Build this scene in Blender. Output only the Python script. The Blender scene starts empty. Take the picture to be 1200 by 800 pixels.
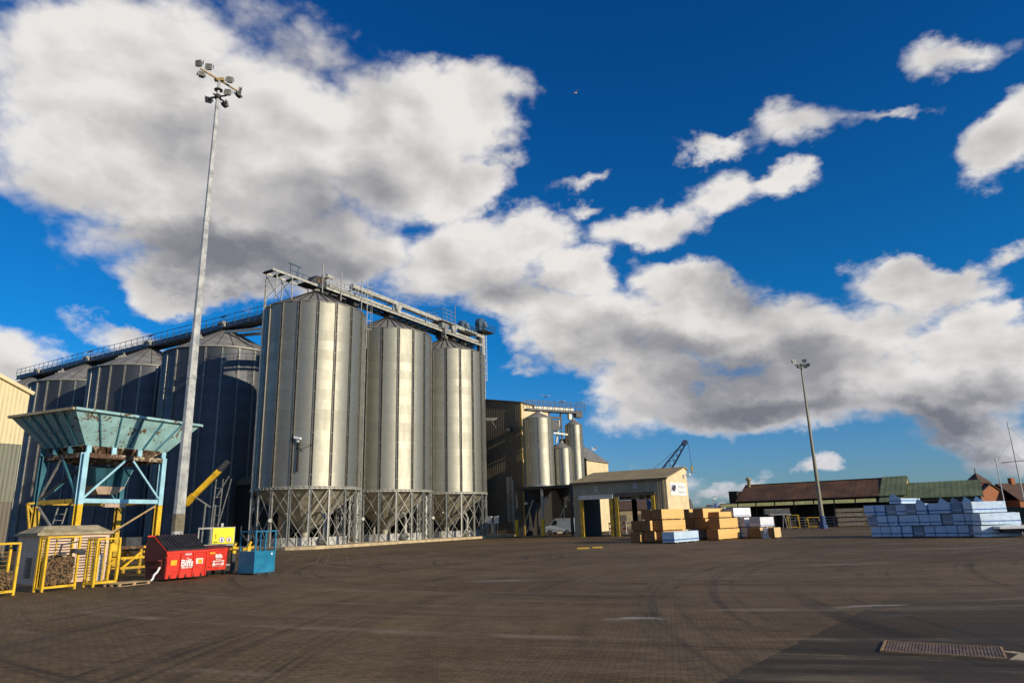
import bpy, math, random
from mathutils import Vector, Matrix
random.seed(7)
sc = bpy.context.scene
COL = sc.collection
R = math.radians

# ------------------------------------------------------------------ materials
def srgb(r, g, b):
    f = lambda c: (c/255)/12.92 if c/255 <= .04045 else ((c/255+.055)/1.055)**2.4
    return (f(r), f(g), f(b))

class NT:
    """small helper to write node trees"""
    def __init__(s, tree): s.t = tree; s.n = tree.nodes; s.l = tree.links
    def new(s, typ, **kw):
        n = s.n.new(typ)
        for k, v in kw.items():
            if k == 'inp':
                for kk, vv in v.items():
                    if hasattr(vv, 'is_output') or isinstance(vv, bpy.types.NodeSocket): s.l.new(vv, n.inputs[kk])
                    else: n.inputs[kk].default_value = vv
            else: setattr(n, k, v)
        return n
    def math(s, op, a, b=0.0, c=None, clamp=False):
        d = {0: a, 1: b}
        if c is not None: d[2] = c
        return s.new('ShaderNodeMath', operation=op, use_clamp=clamp, inp=d).outputs[0]
    def noise(s, vec, scale, detail=4, rough=.55, dist=0.0, out=0):
        return s.new('ShaderNodeTexNoise', inp={'Vector': vec, 'Scale': scale, 'Detail': detail, 'Roughness': rough, 'Distortion': dist}).outputs[out]
    def ramp(s, fac, lo, hi, a=0.0, b=1.0):
        return s.new('ShaderNodeMapRange', interpolation_type='SMOOTHSTEP', inp={0: fac, 1: lo, 2: hi, 3: a, 4: b}).outputs[0]
    def mix(s, fac, a, b, typ='MIX'):
        n = s.new('ShaderNodeMix', data_type='RGBA', blend_type=typ)
        for i, v in ((0, fac), (6, a), (7, b)):
            if isinstance(v, bpy.types.NodeSocket): s.l.new(v, n.inputs[i])
            elif i == 0: n.inputs[0].default_value = v
            else: n.inputs[i].default_value = (*v[:3], 1)
        return n.outputs[2]
    def map(s, vec, scale=(1, 1, 1), rot=(0, 0, 0), loc=(0, 0, 0)):
        return s.new('ShaderNodeMapping', inp={0: vec, 1: loc, 2: rot, 3: scale}).outputs[0]

def mat(name, col, rough=.6, metal=0.0, var=.25, scale=1.5, spot=None, spotcol=(.09, .035, .015), spotscale=4, bump=.0,
        bumpscale=12, corr=None, streak=.0, grime=.0, spec=.5, gen=False):
    """principled surface with tonal variation, optional rust spots, dirt streaks running down, corrugation bump"""
    m = bpy.data.materials.new(name); m.use_nodes = True
    N = NT(m.node_tree); bs = N.n['Principled BSDF']
    co = N.new('ShaderNodeTexCoord').outputs['Object']
    n1 = N.noise(co, scale, 5, .6)
    c = N.mix(N.ramp(n1, .3, .7), tuple(x*(1-var) for x in col), tuple(min(1, x*(1+var*.6)) for x in col))
    if streak:
        ns = N.noise(N.map(co, (3.0, 3.0, .12)), 1.6, 5, .65)
        c = N.mix(N.math('MULTIPLY', N.ramp(ns, .45, .75), streak), c, tuple(x*.42 for x in col))
    if grime:
        ng = N.noise(co, 7, 6, .7)
        c = N.mix(N.math('MULTIPLY', N.ramp(ng, .5, .72), grime), c, (.05, .04, .03))
    rg = N.ramp(n1, .3, .75, max(.05, rough-.1), min(1, rough+.12))
    if spot:
        s1 = N.noise(co, spotscale, 8, .7); s2 = N.noise(co, spotscale*.23, 3)
        mk = N.ramp(N.math('ADD', N.math('MULTIPLY', s1, .7), N.math('MULTIPLY', s2, .45)), spot, spot+.035)
        c = N.mix(mk, c, spotcol)
        rg = N.math('MAXIMUM', rg, N.math('MULTIPLY', mk, .85))
    N.l.new(c, bs.inputs['Base Color']); N.l.new(rg, bs.inputs['Roughness'])
    bs.inputs['Metallic'].default_value = metal
    bs.inputs['Specular IOR Level'].default_value = spec
    h = None
    if corr:
        ax, freq, amt = corr
        sep = N.new('ShaderNodeSeparateXYZ', inp={0: co})
        w = N.math('SINE', N.math('MULTIPLY', sep.outputs[ax], freq*2*math.pi))
        h = N.new('ShaderNodeBump', inp={'Strength': amt, 'Distance': .03, 'Height': w}).outputs[0]
    if bump:
        d = {'Strength': bump, 'Distance': .02, 'Height': N.noise(co, bumpscale, 5, .6)}
        if h: d['Normal'] = h
        h = N.new('ShaderNodeBump', inp=d).outputs[0]
    if h: N.l.new(h, bs.inputs['Normal'])
    return m

def silo_mat(name, col, ring=1.14):
    m = bpy.data.materials.new(name); m.use_nodes = True
    N = NT(m.node_tree); bs = N.n['Principled BSDF']
    tc = N.new('ShaderNodeTexCoord'); co = tc.outputs['Object']
    sep = N.new('ShaderNodeSeparateXYZ', inp={0: co})
    z = sep.outputs[2]
    ang = N.math('ARCTAN2', sep.outputs[1], sep.outputs[0])
    zi = N.math('FLOOR', N.math('DIVIDE', z, ring))
    ai = N.math('FLOOR', N.math('MULTIPLY', ang, 18/(2*math.pi)))
    cell = N.new('ShaderNodeCombineXYZ', inp={0: ai, 1: zi, 2: 0.0}).outputs[0]
    wn = N.new('ShaderNodeTexWhiteNoise', noise_dimensions='3D', inp={0: cell}).outputs[0]
    ringn = N.new('ShaderNodeTexWhiteNoise', noise_dimensions='1D', inp={1: zi}).outputs[0]
    ns = N.noise(N.map(co, (1.5, 1.5, .25)), 1.1, 5, .65)
    fac = N.math('ADD', N.math('MULTIPLY', ringn, .24), N.math('ADD', N.math('MULTIPLY', wn, .06), N.math('MULTIPLY', ns, .65)))
    c = N.mix(N.ramp(fac, .2, .9), tuple(x*.80 for x in col), tuple(x*1.12 for x in col))
    fr = N.math('FRACT', N.math('DIVIDE', z, ring))
    lap = N.ramp(fr, 0.0, .06, 1.0, 0.0)
    c = N.mix(N.math('MULTIPLY', lap, .35), c, tuple(x*.5 for x in col))
    dirt = N.ramp(N.noise(N.map(co, (2, 2, .4)), .9, 6, .7), .55, .8)
    c = N.mix(N.math('MULTIPLY', dirt, .35), c, (.20, .17, .12))
    N.l.new(c, bs.inputs['Base Color'])
    bs.inputs['Metallic'].default_value = .86
    N.l.new(N.ramp(fac, .2, .9, .53, .40), bs.inputs['Roughness'])
    w = N.math('SINE', N.math('MULTIPLY', z, 2*math.pi/.105))
    b1 = N.new('ShaderNodeBump', inp={'Strength': .42, 'Distance': .014, 'Height': w}).outputs[0]
    b2 = N.new('ShaderNodeBump', inp={'Strength': .10, 'Distance': .25, 'Height': N.noise(N.map(co, (.5, .5, 1.0)), 1.3, 3), 'Normal': b1}).outputs[0]
    N.l.new(b2, bs.inputs['Normal'])
    return m

M = {}
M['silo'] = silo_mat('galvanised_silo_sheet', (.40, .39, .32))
M['silo_rear'] = silo_mat('shaded_silo_sheet', (.115, .125, .14))  # darker copy of the silo sheet, shade put into the colour
M['stiff'] = mat('galvanised_stiffener', (.20, .195, .17), .55, .5, .3, 2)
M['stiff_dark'] = mat('dark_seam_steel', (.04, .037, .03), .6, .3, .3, 2)
M['roof_sheet'] = mat('silo_roof_sheet', (.30, .285, .25), .6, .35, .25, .6, streak=.3)
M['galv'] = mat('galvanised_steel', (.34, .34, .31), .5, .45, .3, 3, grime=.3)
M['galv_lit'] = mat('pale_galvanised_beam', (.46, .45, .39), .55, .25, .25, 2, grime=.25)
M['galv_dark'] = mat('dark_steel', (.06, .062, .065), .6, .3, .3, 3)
M['blue_steel'] = mat('blue_grey_machine_steel', (.07, .12, .17), .5, .2, .3, 3)
M['mast'] = mat('mast_galvanised', (.55, .55, .51), .5, .35, .28, 2.2, streak=.45)
M['mast_stain'] = mat('mast_brown_stain', (.20, .17, .11), .8, 0, .3, 4)
M['concrete'] = mat('concrete', (.52, .41, .24), .85, 0, .3, 1.5, grime=.5, bump=.3)
M['white_conc'] = mat('white_painted_concrete', (.50, .50, .46), .8, 0, .3, 1.2, grime=.6, streak=.4)
M['cream_clad'] = mat('cream_cladding', (.66, .55, .31), .55, .0, .12, .7, streak=.18, corr=(0, 3.0, .6))
M['cream_wall'] = mat('cream_wall', (.72, .58, .34), .7, .0, .12, .8, streak=.15, corr=(0, 2.0, .25))
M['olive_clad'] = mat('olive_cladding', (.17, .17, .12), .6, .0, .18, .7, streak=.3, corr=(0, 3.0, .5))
M['brown_clad'] = mat('brown_cladding', (.145, .118, .08), .65, .0, .2, .4, streak=.35, corr=(0, 3.0, .6))
M['shed_clad'] = mat('khaki_shed_cladding', (.34, .31, .22), .65, .0, .15, .8, streak=.3, corr=(0, 3.2, .35))
M['shed_roof'] = mat('tan_shed_roof', (.33, .26, .13), .75, .0, .2, .5, streak=.3, corr=(0, 3.0, .5))
M['trim'] = mat('dark_trim', (.10, .085, .06), .6, 0, .3, 2)
M['grey_roof'] = mat('grey_fibre_roof', (.20, .19, .17), .8, 0, .3, .8, corr=(0, 2.5, .6))
M['yellow'] = mat('yellow_paint', (.76, .47, .02), .55, 0, .25, 2, spot=.69, spotscale=6, grime=.35)
M['yellow_worn'] = mat('worn_yellow_paint', (.55, .34, .03), .6, 0, .3, 2, spot=.66, spotscale=5, grime=.5)
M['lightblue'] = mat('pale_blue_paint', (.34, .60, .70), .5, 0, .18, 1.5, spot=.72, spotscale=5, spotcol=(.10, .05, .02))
M['turq'] = mat('turquoise_hopper_paint', (.31, .52, .52), .5, 0, .2, .8, spot=.622, spotscale=6.5, spotcol=(.12, .06, .02), streak=.15)
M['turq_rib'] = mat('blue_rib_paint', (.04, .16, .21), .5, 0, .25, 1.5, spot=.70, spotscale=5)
M['rust_beam'] = mat('rusty_steel', (.10, .05, .028), .85, 0, .5, 4, spot=.60, spotcol=(.42, .36, .24), spotscale=5)
M['pink_paint'] = mat('pinkish_beige_paint', (.52, .38, .28), .6, 0, .15, 2, grime=.3, streak=.2)
M['kiosk'] = mat('pinkish_beige_grp', (.72, .52, .38), .6, 0, .12, 1.5, grime=.12, streak=.3)
M['kiosk_roof'] = mat('mossy_beige_roof', (.40, .33, .20), .8, 0, .35, 2, grime=.5)
M['red'] = mat('red_bin_paint', (.70, .038, .018), .5, 0, .2, 2, grime=.4, streak=.3, spot=.74, spotscale=7)
M['red_dark'] = mat('dark_lid_and_shade_red', (.13, .018, .012), .65, 0, .35, 2, grime=.5, spot=.68)  # dark red of the small bin's lid, and painted shade on the container
M['black_plastic'] = mat('black_plastic', (.028, .028, .03), .45, 0, .3, 3, grime=.1)
M['rubber'] = mat('black_rubber', (.015, .015, .015), .8, 0, .3, 3)
M['white'] = mat('white_paint', (.78, .78, .76), .5, 0, .08, 2)
M['white_dirty'] = mat('dirty_white_paint', (.55, .55, .52), .6, 0, .2, 2, grime=.4)
M['pale_ink'] = mat('pale_grey_ink', (.55, .55, .62), .6, 0, .05)
M['dark_ink'] = mat('dark_navy_ink', (.02, .02, .06), .5, 0, .05)
M['black_ink'] = mat('black_ink', (.02, .02, .02), .5, 0, .05)
M['red_ink'] = mat('red_ink', (.6, .02, .02), .5, 0, .05)
M['blue_ink'] = mat('blue_ink', (.02, .06, .4), .5, 0, .05)
M['orange_label'] = mat('orange_sticker', (.90, .42, .02), .5, 0, .1, 3)
M['sign_yellow'] = mat('bright_yellow_sign', (.88, .80, .02), .5, 0, .06, 2)
M['cage_blue'] = mat('cage_blue_paint', (.01, .19, .34), .5, 0, .22, 2, grime=.35, streak=.25, spot=.73)
M['logs'] = mat('scrap_timber_pieces', (.20, .12, .055), .85, 0, .6, 7, grime=.5)
M['logs_dark'] = mat('dark_scrap_pieces', (.05, .04, .025), .85, 0, .6, 7)
M['pallet'] = mat('pallet_wood', (.46, .32, .16), .8, 0, .3, 4, grime=.3)
M['grey_wood'] = mat('weathered_grey_wood', (.24, .20, .15), .85, 0, .35, 3, grime=.3, corr=(2, 7, .6))
M['van'] = mat('pale_van_paint', (.55, .60, .66), .3, 0, .06, 1)
M['glass'] = mat('dark_glass', (.02, .025, .03), .08, 0, .1, 1)
M['crane'] = mat('dark_blue_crane_paint', (.012, .03, .09), .5, 0, .3, 1)
M['brick'] = mat('orange_brick', (.34, .12, .045), .85, 0, .3, 2, grime=.2)
M['brick_roof'] = mat('brown_tiles', (.10, .055, .035), .85, 0, .3, 2)
M['rust_roof'] = mat('rusty_red_roof', (.125, .055, .022), .8, 0, .45, .35, streak=.5, corr=(0, 1.2, .15), grime=.3)
M['green_roof'] = mat('pale_green_roof', (.15, .185, .09), .75, 0, .22, .5, streak=.3, corr=(0, 1.4, .2))
M['gable_cream'] = mat('faded_cream_gable', (.36, .29, .16), .75, 0, .3, 1, streak=.4)
M['skylight'] = mat('yellowed_skylight', (.80, .72, .26), .6, 0, .18, 1.5, grime=.2)
M['black_wall'] = mat('black_wall_and_shade', (.022, .016, .009), .85, 0, .4, 1)  # black walls, also painted shade on the warehouse and behind the silos
M['teal'] = mat('dark_teal_paint', (.015, .06, .055), .4, 0, .2, 1)
M['road_yellow'] = mat('road_yellow_paint', (.66, .42, .05), .7, 0, .3, 5, grime=.3)
M['lamp_glass'] = mat('floodlight_glass', (.20, .21, .17), .15, 0, .3, 9)
M['gull'] = mat('gull_feathers', (.60, .58, .56), .7, 0, .2, 6)

def wood_pack_mat(name, side):
    m = bpy.data.materials.new(name); m.use_nodes = True
    N = NT(m.node_tree); bs = N.n['Principled BSDF']
    tc = N.new('ShaderNodeTexCoord'); co = tc.outputs['Object']
    sep = N.new('ShaderNodeSeparateXYZ', inp={0: co})
    zi = N.math('FLOOR', N.math('MULTIPLY', sep.outputs[2], 18.0))
    xi = N.math('FLOOR', N.math('MULTIPLY', sep.outputs[0], 9.0))
    obr = N.new('ShaderNodeObjectInfo').outputs['Random']
    w = N.new('ShaderNodeTexWhiteNoise', noise_dimensions='3D', inp={0: N.new('ShaderNodeCombineXYZ', inp={0: xi, 1: obr, 2: zi}).outputs[0]}).outputs[0]
    fz = N.math('ABSOLUTE', N.math('SUBTRACT', N.math('FRACT', N.math('MULTIPLY', sep.outputs[2], 18.0)), .5))
    fx = N.math('ABSOLUTE', N.math('SUBTRACT', N.math('FRACT', N.math('MULTIPLY', sep.outputs[0], 9.0)), .5))
    gap = N.ramp(N.math('MAXIMUM', fz, fx), .42, .5)
    n = N.noise(N.map(co, (2, .3, 2)), 2.0, 5)
    f = N.math('ADD', N.math('MULTIPLY', w, .5), N.math('MULTIPLY', n, .5))
    c = N.mix(f, tuple(x*.72 for x in side), tuple(min(1, x*1.12) for x in side))
    c = N.mix(N.math('MULTIPLY', gap, .55), c, tuple(x*.3 for x in side))
    N.l.new(c, bs.inputs['Base Color']); bs.inputs['Roughness'].default_value = .75
    return m
M['sawn'] = wood_pack_mat('orange_sawn_timber', (.80, .50, .17))
M['sawn_end_shade'] = wood_pack_mat('shaded_timber_ends', (.30, .14, .045))  # darker copy of the orange timber, shade of the ends in the colour
M['sawn_dark'] = wood_pack_mat('dark_brown_timber_ends', (.20, .11, .04))
M['sawn_pale'] = wood_pack_mat('pale_sawn_timber', (.72, .52, .25))

def wrap_mat(name, col, blue=None, zb=.30):
    m = bpy.data.materials.new(name); m.use_nodes = True
    N = NT(m.node_tree); bs = N.n['Principled BSDF']
    tc = N.new('ShaderNodeTexCoord'); co = tc.outputs['Object']
    info = N.new('ShaderNodeObjectInfo').outputs['Random']
    off = N.new('ShaderNodeVectorMath', operation='ADD', inp={0: co, 1: N.new('ShaderNodeCombineXYZ', inp={0: N.math('MULTIPLY', info, 40.0)}).outputs[0]}).outputs[0]
    n = N.noise(off, 2.5, 5)
    c = N.mix(N.ramp(n, .3, .7), tuple(x*.85 for x in col), col)
    if blue:
        sep = N.new('ShaderNodeSeparateXYZ', inp={0: co})
        zz = N.math('ADD', sep.outputs[2], N.math('MULTIPLY', N.noise(off, 3.0, 3), .07))
        band = N.math('LESS_THAN', N.math('ABSOLUTE', N.math('SUBTRACT', zz, zb+.03)), .045)
        c = N.mix(N.math('MULTIPLY', band, .9), c, blue)
        pr = N.ramp(N.noise(N.map(off, (1, 1, 2.5)), 5.0, 2), .62, .66)
        up = N.math('GREATER_THAN', sep.outputs[2], zb+.1)
        c = N.mix(N.math('MULTIPLY', N.math('MULTIPLY', pr, up), .3), c, blue)
    N.l.new(c, bs.inputs['Base Color']); bs.inputs['Roughness'].default_value = .35
    b = N.new('ShaderNodeBump', inp={'Strength': .7, 'Distance': .05, 'Height': N.noise(off, 4.5, 6, .6, 1.2)}).outputs[0]
    N.l.new(b, bs.inputs['Normal'])
    return m
M['wrap_blue'] = wrap_mat('white_wrap_blue_print', (.56, .71, .86), (.01, .10, .32))
M['wrap_white'] = wrap_mat('white_plastic_wrap', (.80, .82, .86), (.25, .33, .5), .2)
M['wrap_teal'] = wrap_mat('teal_plastic_wrap', (.05, .18, .28), (.4, .5, .6), .25)
M['wrap_grey'] = wrap_mat('grey_plastic_wrap', (.27, .31, .38), (.5, .52, .58), .3)
M['wrap_pale'] = wrap_mat('plain_white_wrap', (.84, .86, .90))

# ------------------------------------------------------------------ mesh building
class MB:
    """collects shapes; build() links them as ONE mesh object"""
    def __init__(s): s.v = []; s.f = []; s.mi = []; s.sm = []
    def add(s, vs, fs, mi=0, smooth=False):
        o = len(s.v); s.v += [tuple(v) for v in vs]
        for f in fs: s.f.append(tuple(i+o for i in f)); s.mi.append(mi); s.sm.append(smooth)
        return s
    def box(s, x0, x1, y0, y1, z0, z1, mi=0):
        v = [(x0, y0, z0), (x1, y0, z0), (x1, y1, z0), (x0, y1, z0), (x0, y0, z1), (x1, y0, z1), (x1, y1, z1), (x0, y1, z1)]
        return s.add(v, [(0, 3, 2, 1), (4, 5, 6, 7), (0, 1, 5, 4), (1, 2, 6, 5), (2, 3, 7, 6), (3, 0, 4, 7)], mi)
    def quad(s, a, b, c, d, mi=0): return s.add([a, b, c, d], [(0, 1, 2, 3)], mi)
    def hexa(s, bot, top, mi=0):
        return s.add(list(bot)+list(top), [(0, 3, 2, 1), (4, 5, 6, 7), (0, 1, 5, 4), (1, 2, 6, 5), (2, 3, 7, 6), (3, 0, 4, 7)], mi)
    def bar(s, p, q, w=.08, h=None, mi=0):
        """rectangular bar from p to q"""
        h = h or w; p = Vector(p); q = Vector(q); d = (q-p).normalized()
        up = Vector((0, 0, 1)) if abs(d.z) < .95 else Vector((0, 1, 0))
        a = d.cross(up).normalized()*w/2; b = a.cross(d).normalized()*h/2
        bot = [p-a-b, p+a-b, p+a+b, p-a+b]; top = [q-a-b, q+a-b, q+a+b, q-a+b]
        return s.hexa(bot, top, mi)
    def tube(s, pts, r, n=8, mi=0, smooth=True, caps=True, r2=None):
        """round tube through points"""
        pts = [Vector(p) for p in pts]; rings = []
        for i, p in enumerate(pts):
            d = (pts[min(i+1, len(pts)-1)]-pts[max(i-1, 0)]).normalized()
            up = Vector((0, 0, 1)) if abs(d.z) < .9 else Vector((0, 1, 0))
            a = d.cross(up).normalized(); b = a.cross(d).normalized()
            rr = r if r2 is None else r+(r2-r)*i/(len(pts)-1)
            rings.append([p+(a*math.cos(t)+b*math.sin(t))*rr for t in [2*math.pi*k/n for k in range(n)]])
        v = [x for r_ in rings for x in r_]; f = []
        for i in range(len(pts)-1):
            for k in range(n): f.append((i*n+k, i*n+(k+1) % n, (i+1)*n+(k+1) % n, (i+1)*n+k))
        s.add(v, f, mi, smooth)
        if caps: s.add(rings[0], [tuple(range(n))], mi); s.add(rings[-1], [tuple(range(n))[::-1]], mi)
        return s
    def lathe(s, prof, n=24, c=(0, 0), mi=0, smooth=True, a0=0.0, a1=2*math.pi, cap=False):
        full = abs(a1-a0-2*math.pi) < 1e-6; m = n if full else n+1
        v = [(c[0]+r*math.cos(a0+(a1-a0)*k/n), c[1]+r*math.sin(a0+(a1-a0)*k/n), z) for r, z in prof for k in range(m)]; f = []
        for i in range(len(prof)-1):
            for k in range(n): f.append((i*m+k, i*m+(k+1) % m, (i+1)*m+(k+1) % m, (i+1)*m+k))
        s.add(v, f, mi, smooth)
        if cap: s.add([v[k] for k in range(m)], [tuple(range(m))[::-1]], mi); s.add(v[-m:], [tuple(range(m))], mi)
        return s
    def prism(s, poly, z0, z1, mi=0):
        n = len(poly); v = [(x, y, z0) for x, y in poly]+[(x, y, z1) for x, y in poly]
        return s.add(v, [tuple(range(n))[::-1], tuple(range(n, 2*n))]+[(i, (i+1) % n, (i+1) % n+n, i+n) for i in range(n)], mi)
    def extr(s, poly, x0, x1, mi=0):
        """polygon in (y,z) extruded along x"""
        n = len(poly); v = [(x0, y, z) for y, z in poly]+[(x1, y, z) for y, z in poly]
        return s.add(v, [tuple(range(n)), tuple(range(n, 2*n))[::-1]]+[(i, i+n, (i+1) % n+n, (i+1) % n) for i in range(n)], mi)
    def mesh(s, name, mats):
        me = bpy.data.meshes.new(name); me.from_pydata(s.v, [], s.f)
        for m in (mats if isinstance(mats, (list, tuple)) else [mats]): me.materials.append(m)
        me.polygons.foreach_set('material_index', s.mi); me.polygons.foreach_set('use_smooth', s.sm)
        me.update(); return me
    def build(s, name, mats, parent=None):
        o = bpy.data.objects.new(name, s.mesh(name, mats)); COL.objects.link(o)
        if parent: o.parent = parent
        return o

def tag(o, label=None, cat=None, group=None, kind=None):
    for k, v in (('label', label), ('category', cat), ('group', group), ('kind', kind)):
        if v: o[k] = v
    return o

def place(o, x, y, z=0, az=90):
    """az: compass bearing (from +Y clockwise) of the local X axis"""
    o.location = (x, y, z); o.rotation_euler = (0, 0, R(90-az)); return o

def T(name, label, cat, x=0, y=0, z=0, az=90, group=None):
    o = bpy.data.objects.new(name, None); COL.objects.link(o); o.empty_display_size = .5
    place(o, x, y, z, az); return tag(o, label, cat, group)

def inst(src, parent, rotz=0.0, loc=(0, 0, 0)):
    o = bpy.data.objects.new(src.name.split('.')[0], src.data); COL.objects.link(o)
    o.parent = parent; o.rotation_euler = (0, 0, rotz); o.location = loc; return o

def copy_tree(o, parent=None):
    c = o.copy(); COL.objects.link(c); c.parent = parent
    for ch in list(o.children): copy_tree(ch, c)
    return c

def text(name, s, size, m, parent, loc, rot=(90, 0, 0), depth=.004, bold=.0, align='CENTER', sx=1.0):
    cu = bpy.data.curves.new(name, 'FONT'); cu.body = s; cu.size = size; cu.extrude = depth; cu.offset = bold
    cu.align_x = align; cu.align_y = 'CENTER'; cu.resolution_u = 3
    tmp = bpy.data.objects.new('tmp', cu); COL.objects.link(tmp)
    bpy.context.view_layer.update()
    me = bpy.data.meshes.new_from_object(tmp.evaluated_get(bpy.context.evaluated_depsgraph_get()))
    bpy.data.objects.remove(tmp); bpy.data.curves.remove(cu)
    me.materials.clear(); me.materials.append(m)
    o = bpy.data.objects.new(name, me); COL.objects.link(o); o.parent = parent
    o.location = loc; o.rotation_euler = tuple(R(a) for a in rot); o.scale = (sx, 1, 1); return o

def rail(mb, p, q, h=1.1, n=None, r=.025, mi=0, mids=1):
    """handrail between two points: posts, top rail, mid rail"""
    p = Vector(p); q = Vector(q); L = (q-p).length; n = n or max(1, round(L/1.6)); U = Vector((0, 0, 1))
    for i in range(n+1):
        a = p+(q-p)*i/n; mb.bar(a, a+U*h, r*2)
    mb.bar(p+U*h, q+U*h, r*2)
    for k in range(mids): mb.bar(p+U*h*(k+1)/(mids+1), q+U*h*(k+1)/(mids+1), r*1.6)

def ladder(mb, p, top, w=.45, ux=(1, 0, 0), step=.3, r=.03):
    p = Vector(p); U = Vector(ux).normalized()*w/2; t = Vector(top)
    mb.bar(p-U, t-U, r*2); mb.bar(p+U, t+U, r*2); L = (t-p).length; n = int(L/step)
    for i in range(1, n): a = p+(t-p)*i/n; mb.bar(a-U, a+U, r)
# ------------------------------------------------------------------ ground
def ground_mat(name, pavers=True):
    m = bpy.data.materials.new(name); m.use_nodes = True
    N = NT(m.node_tree); bs = N.n['Principled BSDF']
    co = N.new('ShaderNodeTexCoord').outputs['Object']
    big = N.noise(co, .07, 5, .6); mid = N.noise(co, .55, 6, .65); fine = N.noise(co, 9, 5, .7); grit = N.noise(co, 60, 3, .7)
    def arcs(cx, cy, fr, ft, seed):
        d = N.new('ShaderNodeVectorMath', operation='SUBTRACT', inp={0: co, 1: (cx, cy, 0)}).outputs[0]
        s = N.new('ShaderNodeSeparateXYZ', inp={0: d})
        r = N.new('ShaderNodeVectorMath', operation='LENGTH', inp={0: d}).outputs['Value']
        t = N.math('ARCTAN2', s.outputs[0], s.outputs[1])
        v = N.new('ShaderNodeCombineXYZ', inp={0: N.math('MULTIPLY', r, fr), 1: N.math('MULTIPLY', t, ft), 2: seed}).outputs[0]
        return N.noise(v, 1.0, 5, .65, .25)
    a1 = arcs(15, 43, 1.0, 1.3, 1.0); a2 = arcs(40, 12, .8, 2.2, 5.0); a3 = arcs(16, 60, 1.2, 2.5, 9.0)
    if pavers:
        sh = {}
        bv = N.map(co, (1, 1, 1), (0, 0, R(12)))
        br = N.new('ShaderNodeTexBrick', offset=.5, inp={'Vector': bv, 'Color1': (.270, .180, .088, 1), 'Color2': (.175, .118, .058, 1), 'Mortar': (.105, .073, .039, 1),
              'Scale': 1.0, 'Mortar Size': .012, 'Mortar Smooth': .3, 'Bias': 0.0, 'Brick Width': .21, 'Row Height': .105})
        c = br.outputs['Color']; hfac = br.outputs['Fac']
        # coarse bays of blocks laid in bands, slightly different tint
        bb = N.new('ShaderNodeTexBrick', offset=.0, inp={'Vector': bv, 'Color1': (.5, .5, .5, 1), 'Color2': (.62, .60, .58, 1), 'Mortar': (.36, .36, .36, 1),
              'Scale': 1.0, 'Mortar Size': .03, 'Mortar Smooth': .6, 'Brick Width': 2.4, 'Row Height': .96})
        c = N.mix(.22, c, N.mix(1.0, c, N.mix(1.0, bb.outputs['Color'], (1.8, 1.8, 1.8), 'MULTIPLY'), 'MULTIPLY'))
    else:
        sy = N.new('ShaderNodeSeparateXYZ', inp={0: co}).outputs[1]
        worn = N.ramp(N.math('ADD', sy, N.math('MULTIPLY', N.math('SUBTRACT', mid, .5), 7.0)), 11.0, 18.2)
        v = N.new('ShaderNodeTexVoronoi', inp={'Vector': co, 'Scale': 70.0})
        c = N.mix(N.ramp(v.outputs['Distance'], .1, .6), (.105, .076, .044), (.064, .047, .028))
        c = N.mix(N.math('MULTIPLY', N.ramp(grit, .62, .72), .5), c, (.15, .13, .10)); c = N.mix(worn, c, (.15, .102, .053))
    c = N.mix(N.ramp(big, .35, .68), c, N.mix(1.0, c, (.62, .58, .55), 'MULTIPLY'))
    t1 = N.math('MULTIPLY', N.ramp(arcs(15, 43, 3.6, .9, 3.0), .47, .62), N.ramp(arcs(15, 43, .35, 1.0, 1.0), .42, .60))
    t2 = N.math('MULTIPLY', N.ramp(arcs(40, 12, 3.0, 1.2, 6.0), .47, .62), N.ramp(arcs(40, 12, .25, 1.4, 8.0), .42, .60))
    dark = N.math('MULTIPLY', N.math('MAXIMUM', N.math('MAXIMUM', t1, t2), N.math('MULTIPLY', N.math('MAXIMUM', N.ramp(a1, .50, .68), N.ramp(a2, .52, .70)), .45)), N.ramp(mid, .2, .8, .45, .85))
    c = N.mix(dark, c, (.020, .018, .016))
    # pale dust dragged along by tyres, and a few dried splashes
    dust = N.math('MULTIPLY', N.ramp(a3, .50, .68), N.ramp(mid, .35, .7))
    dust2 = N.math('MULTIPLY', N.ramp(N.noise(co, .16, 4, .6), .55, .75), N.ramp(N.noise(N.map(co, (1, 2.2, 1)), 1.3, 6, .7), .48, .70))
    c = N.mix(N.math('MULTIPLY', N.math('MAXIMUM', dust, dust2), .90), c, (.30, .23, .155))
    cow = N.new('ShaderNodeVectorMath', operation='MULTIPLY_ADD', inp={0: N.noise(co, .35, 3, .6, 0, 1), 1: (2.4, 1.8, 0), 2: co}).outputs[0]; cow = N.new('ShaderNodeVectorMath', operation='SUBTRACT', inp={0: cow, 1: (1.2, .9, 0)}).outputs[0]
    for (x, y, rx, ry, s) in ((2.9, 15.6, .75, .28, .8), (8.1, 16.9, .9, .22, .7), (13.5, 30, 2.2, .35, .5), (20, 26, 3.2, .35, .45), (24, 40, 4, .5, .4), (-.4, 27, 1.6, .5, .4), (12.5, 17.2, 3.0, .3, .2)):
        q = N.map(cow, (1/rx, 1/ry, 1), (0, 0, 0), (-x/rx, -y/ry, 0))
        ln = N.new('ShaderNodeVectorMath', operation='LENGTH', inp={0: q}).outputs['Value']
        k = N.ramp(N.math('ADD', ln, N.math('MULTIPLY', N.math('SUBTRACT', N.noise(co, 3.5, 6, .75), .5), 2.0)), .2, 1.2, s, 0.0)
        c = N.mix(k, c, (.42, .38, .32))
    sp = N.ramp(N.noise(co, 3.1, 3, .8), .70, .74)
    c = N.mix(N.math('MULTIPLY', sp, .4), c, (.24, .20, .15))
    c = N.mix(N.ramp(fine, .35, .75, 0, .35), c, (.018, .016, .014))
    N.l.new(c, bs.inputs['Base Color'])
    N.l.new(N.ramp(mid, .25, .75, .62, .88), bs.inputs['Roughness'])
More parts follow.
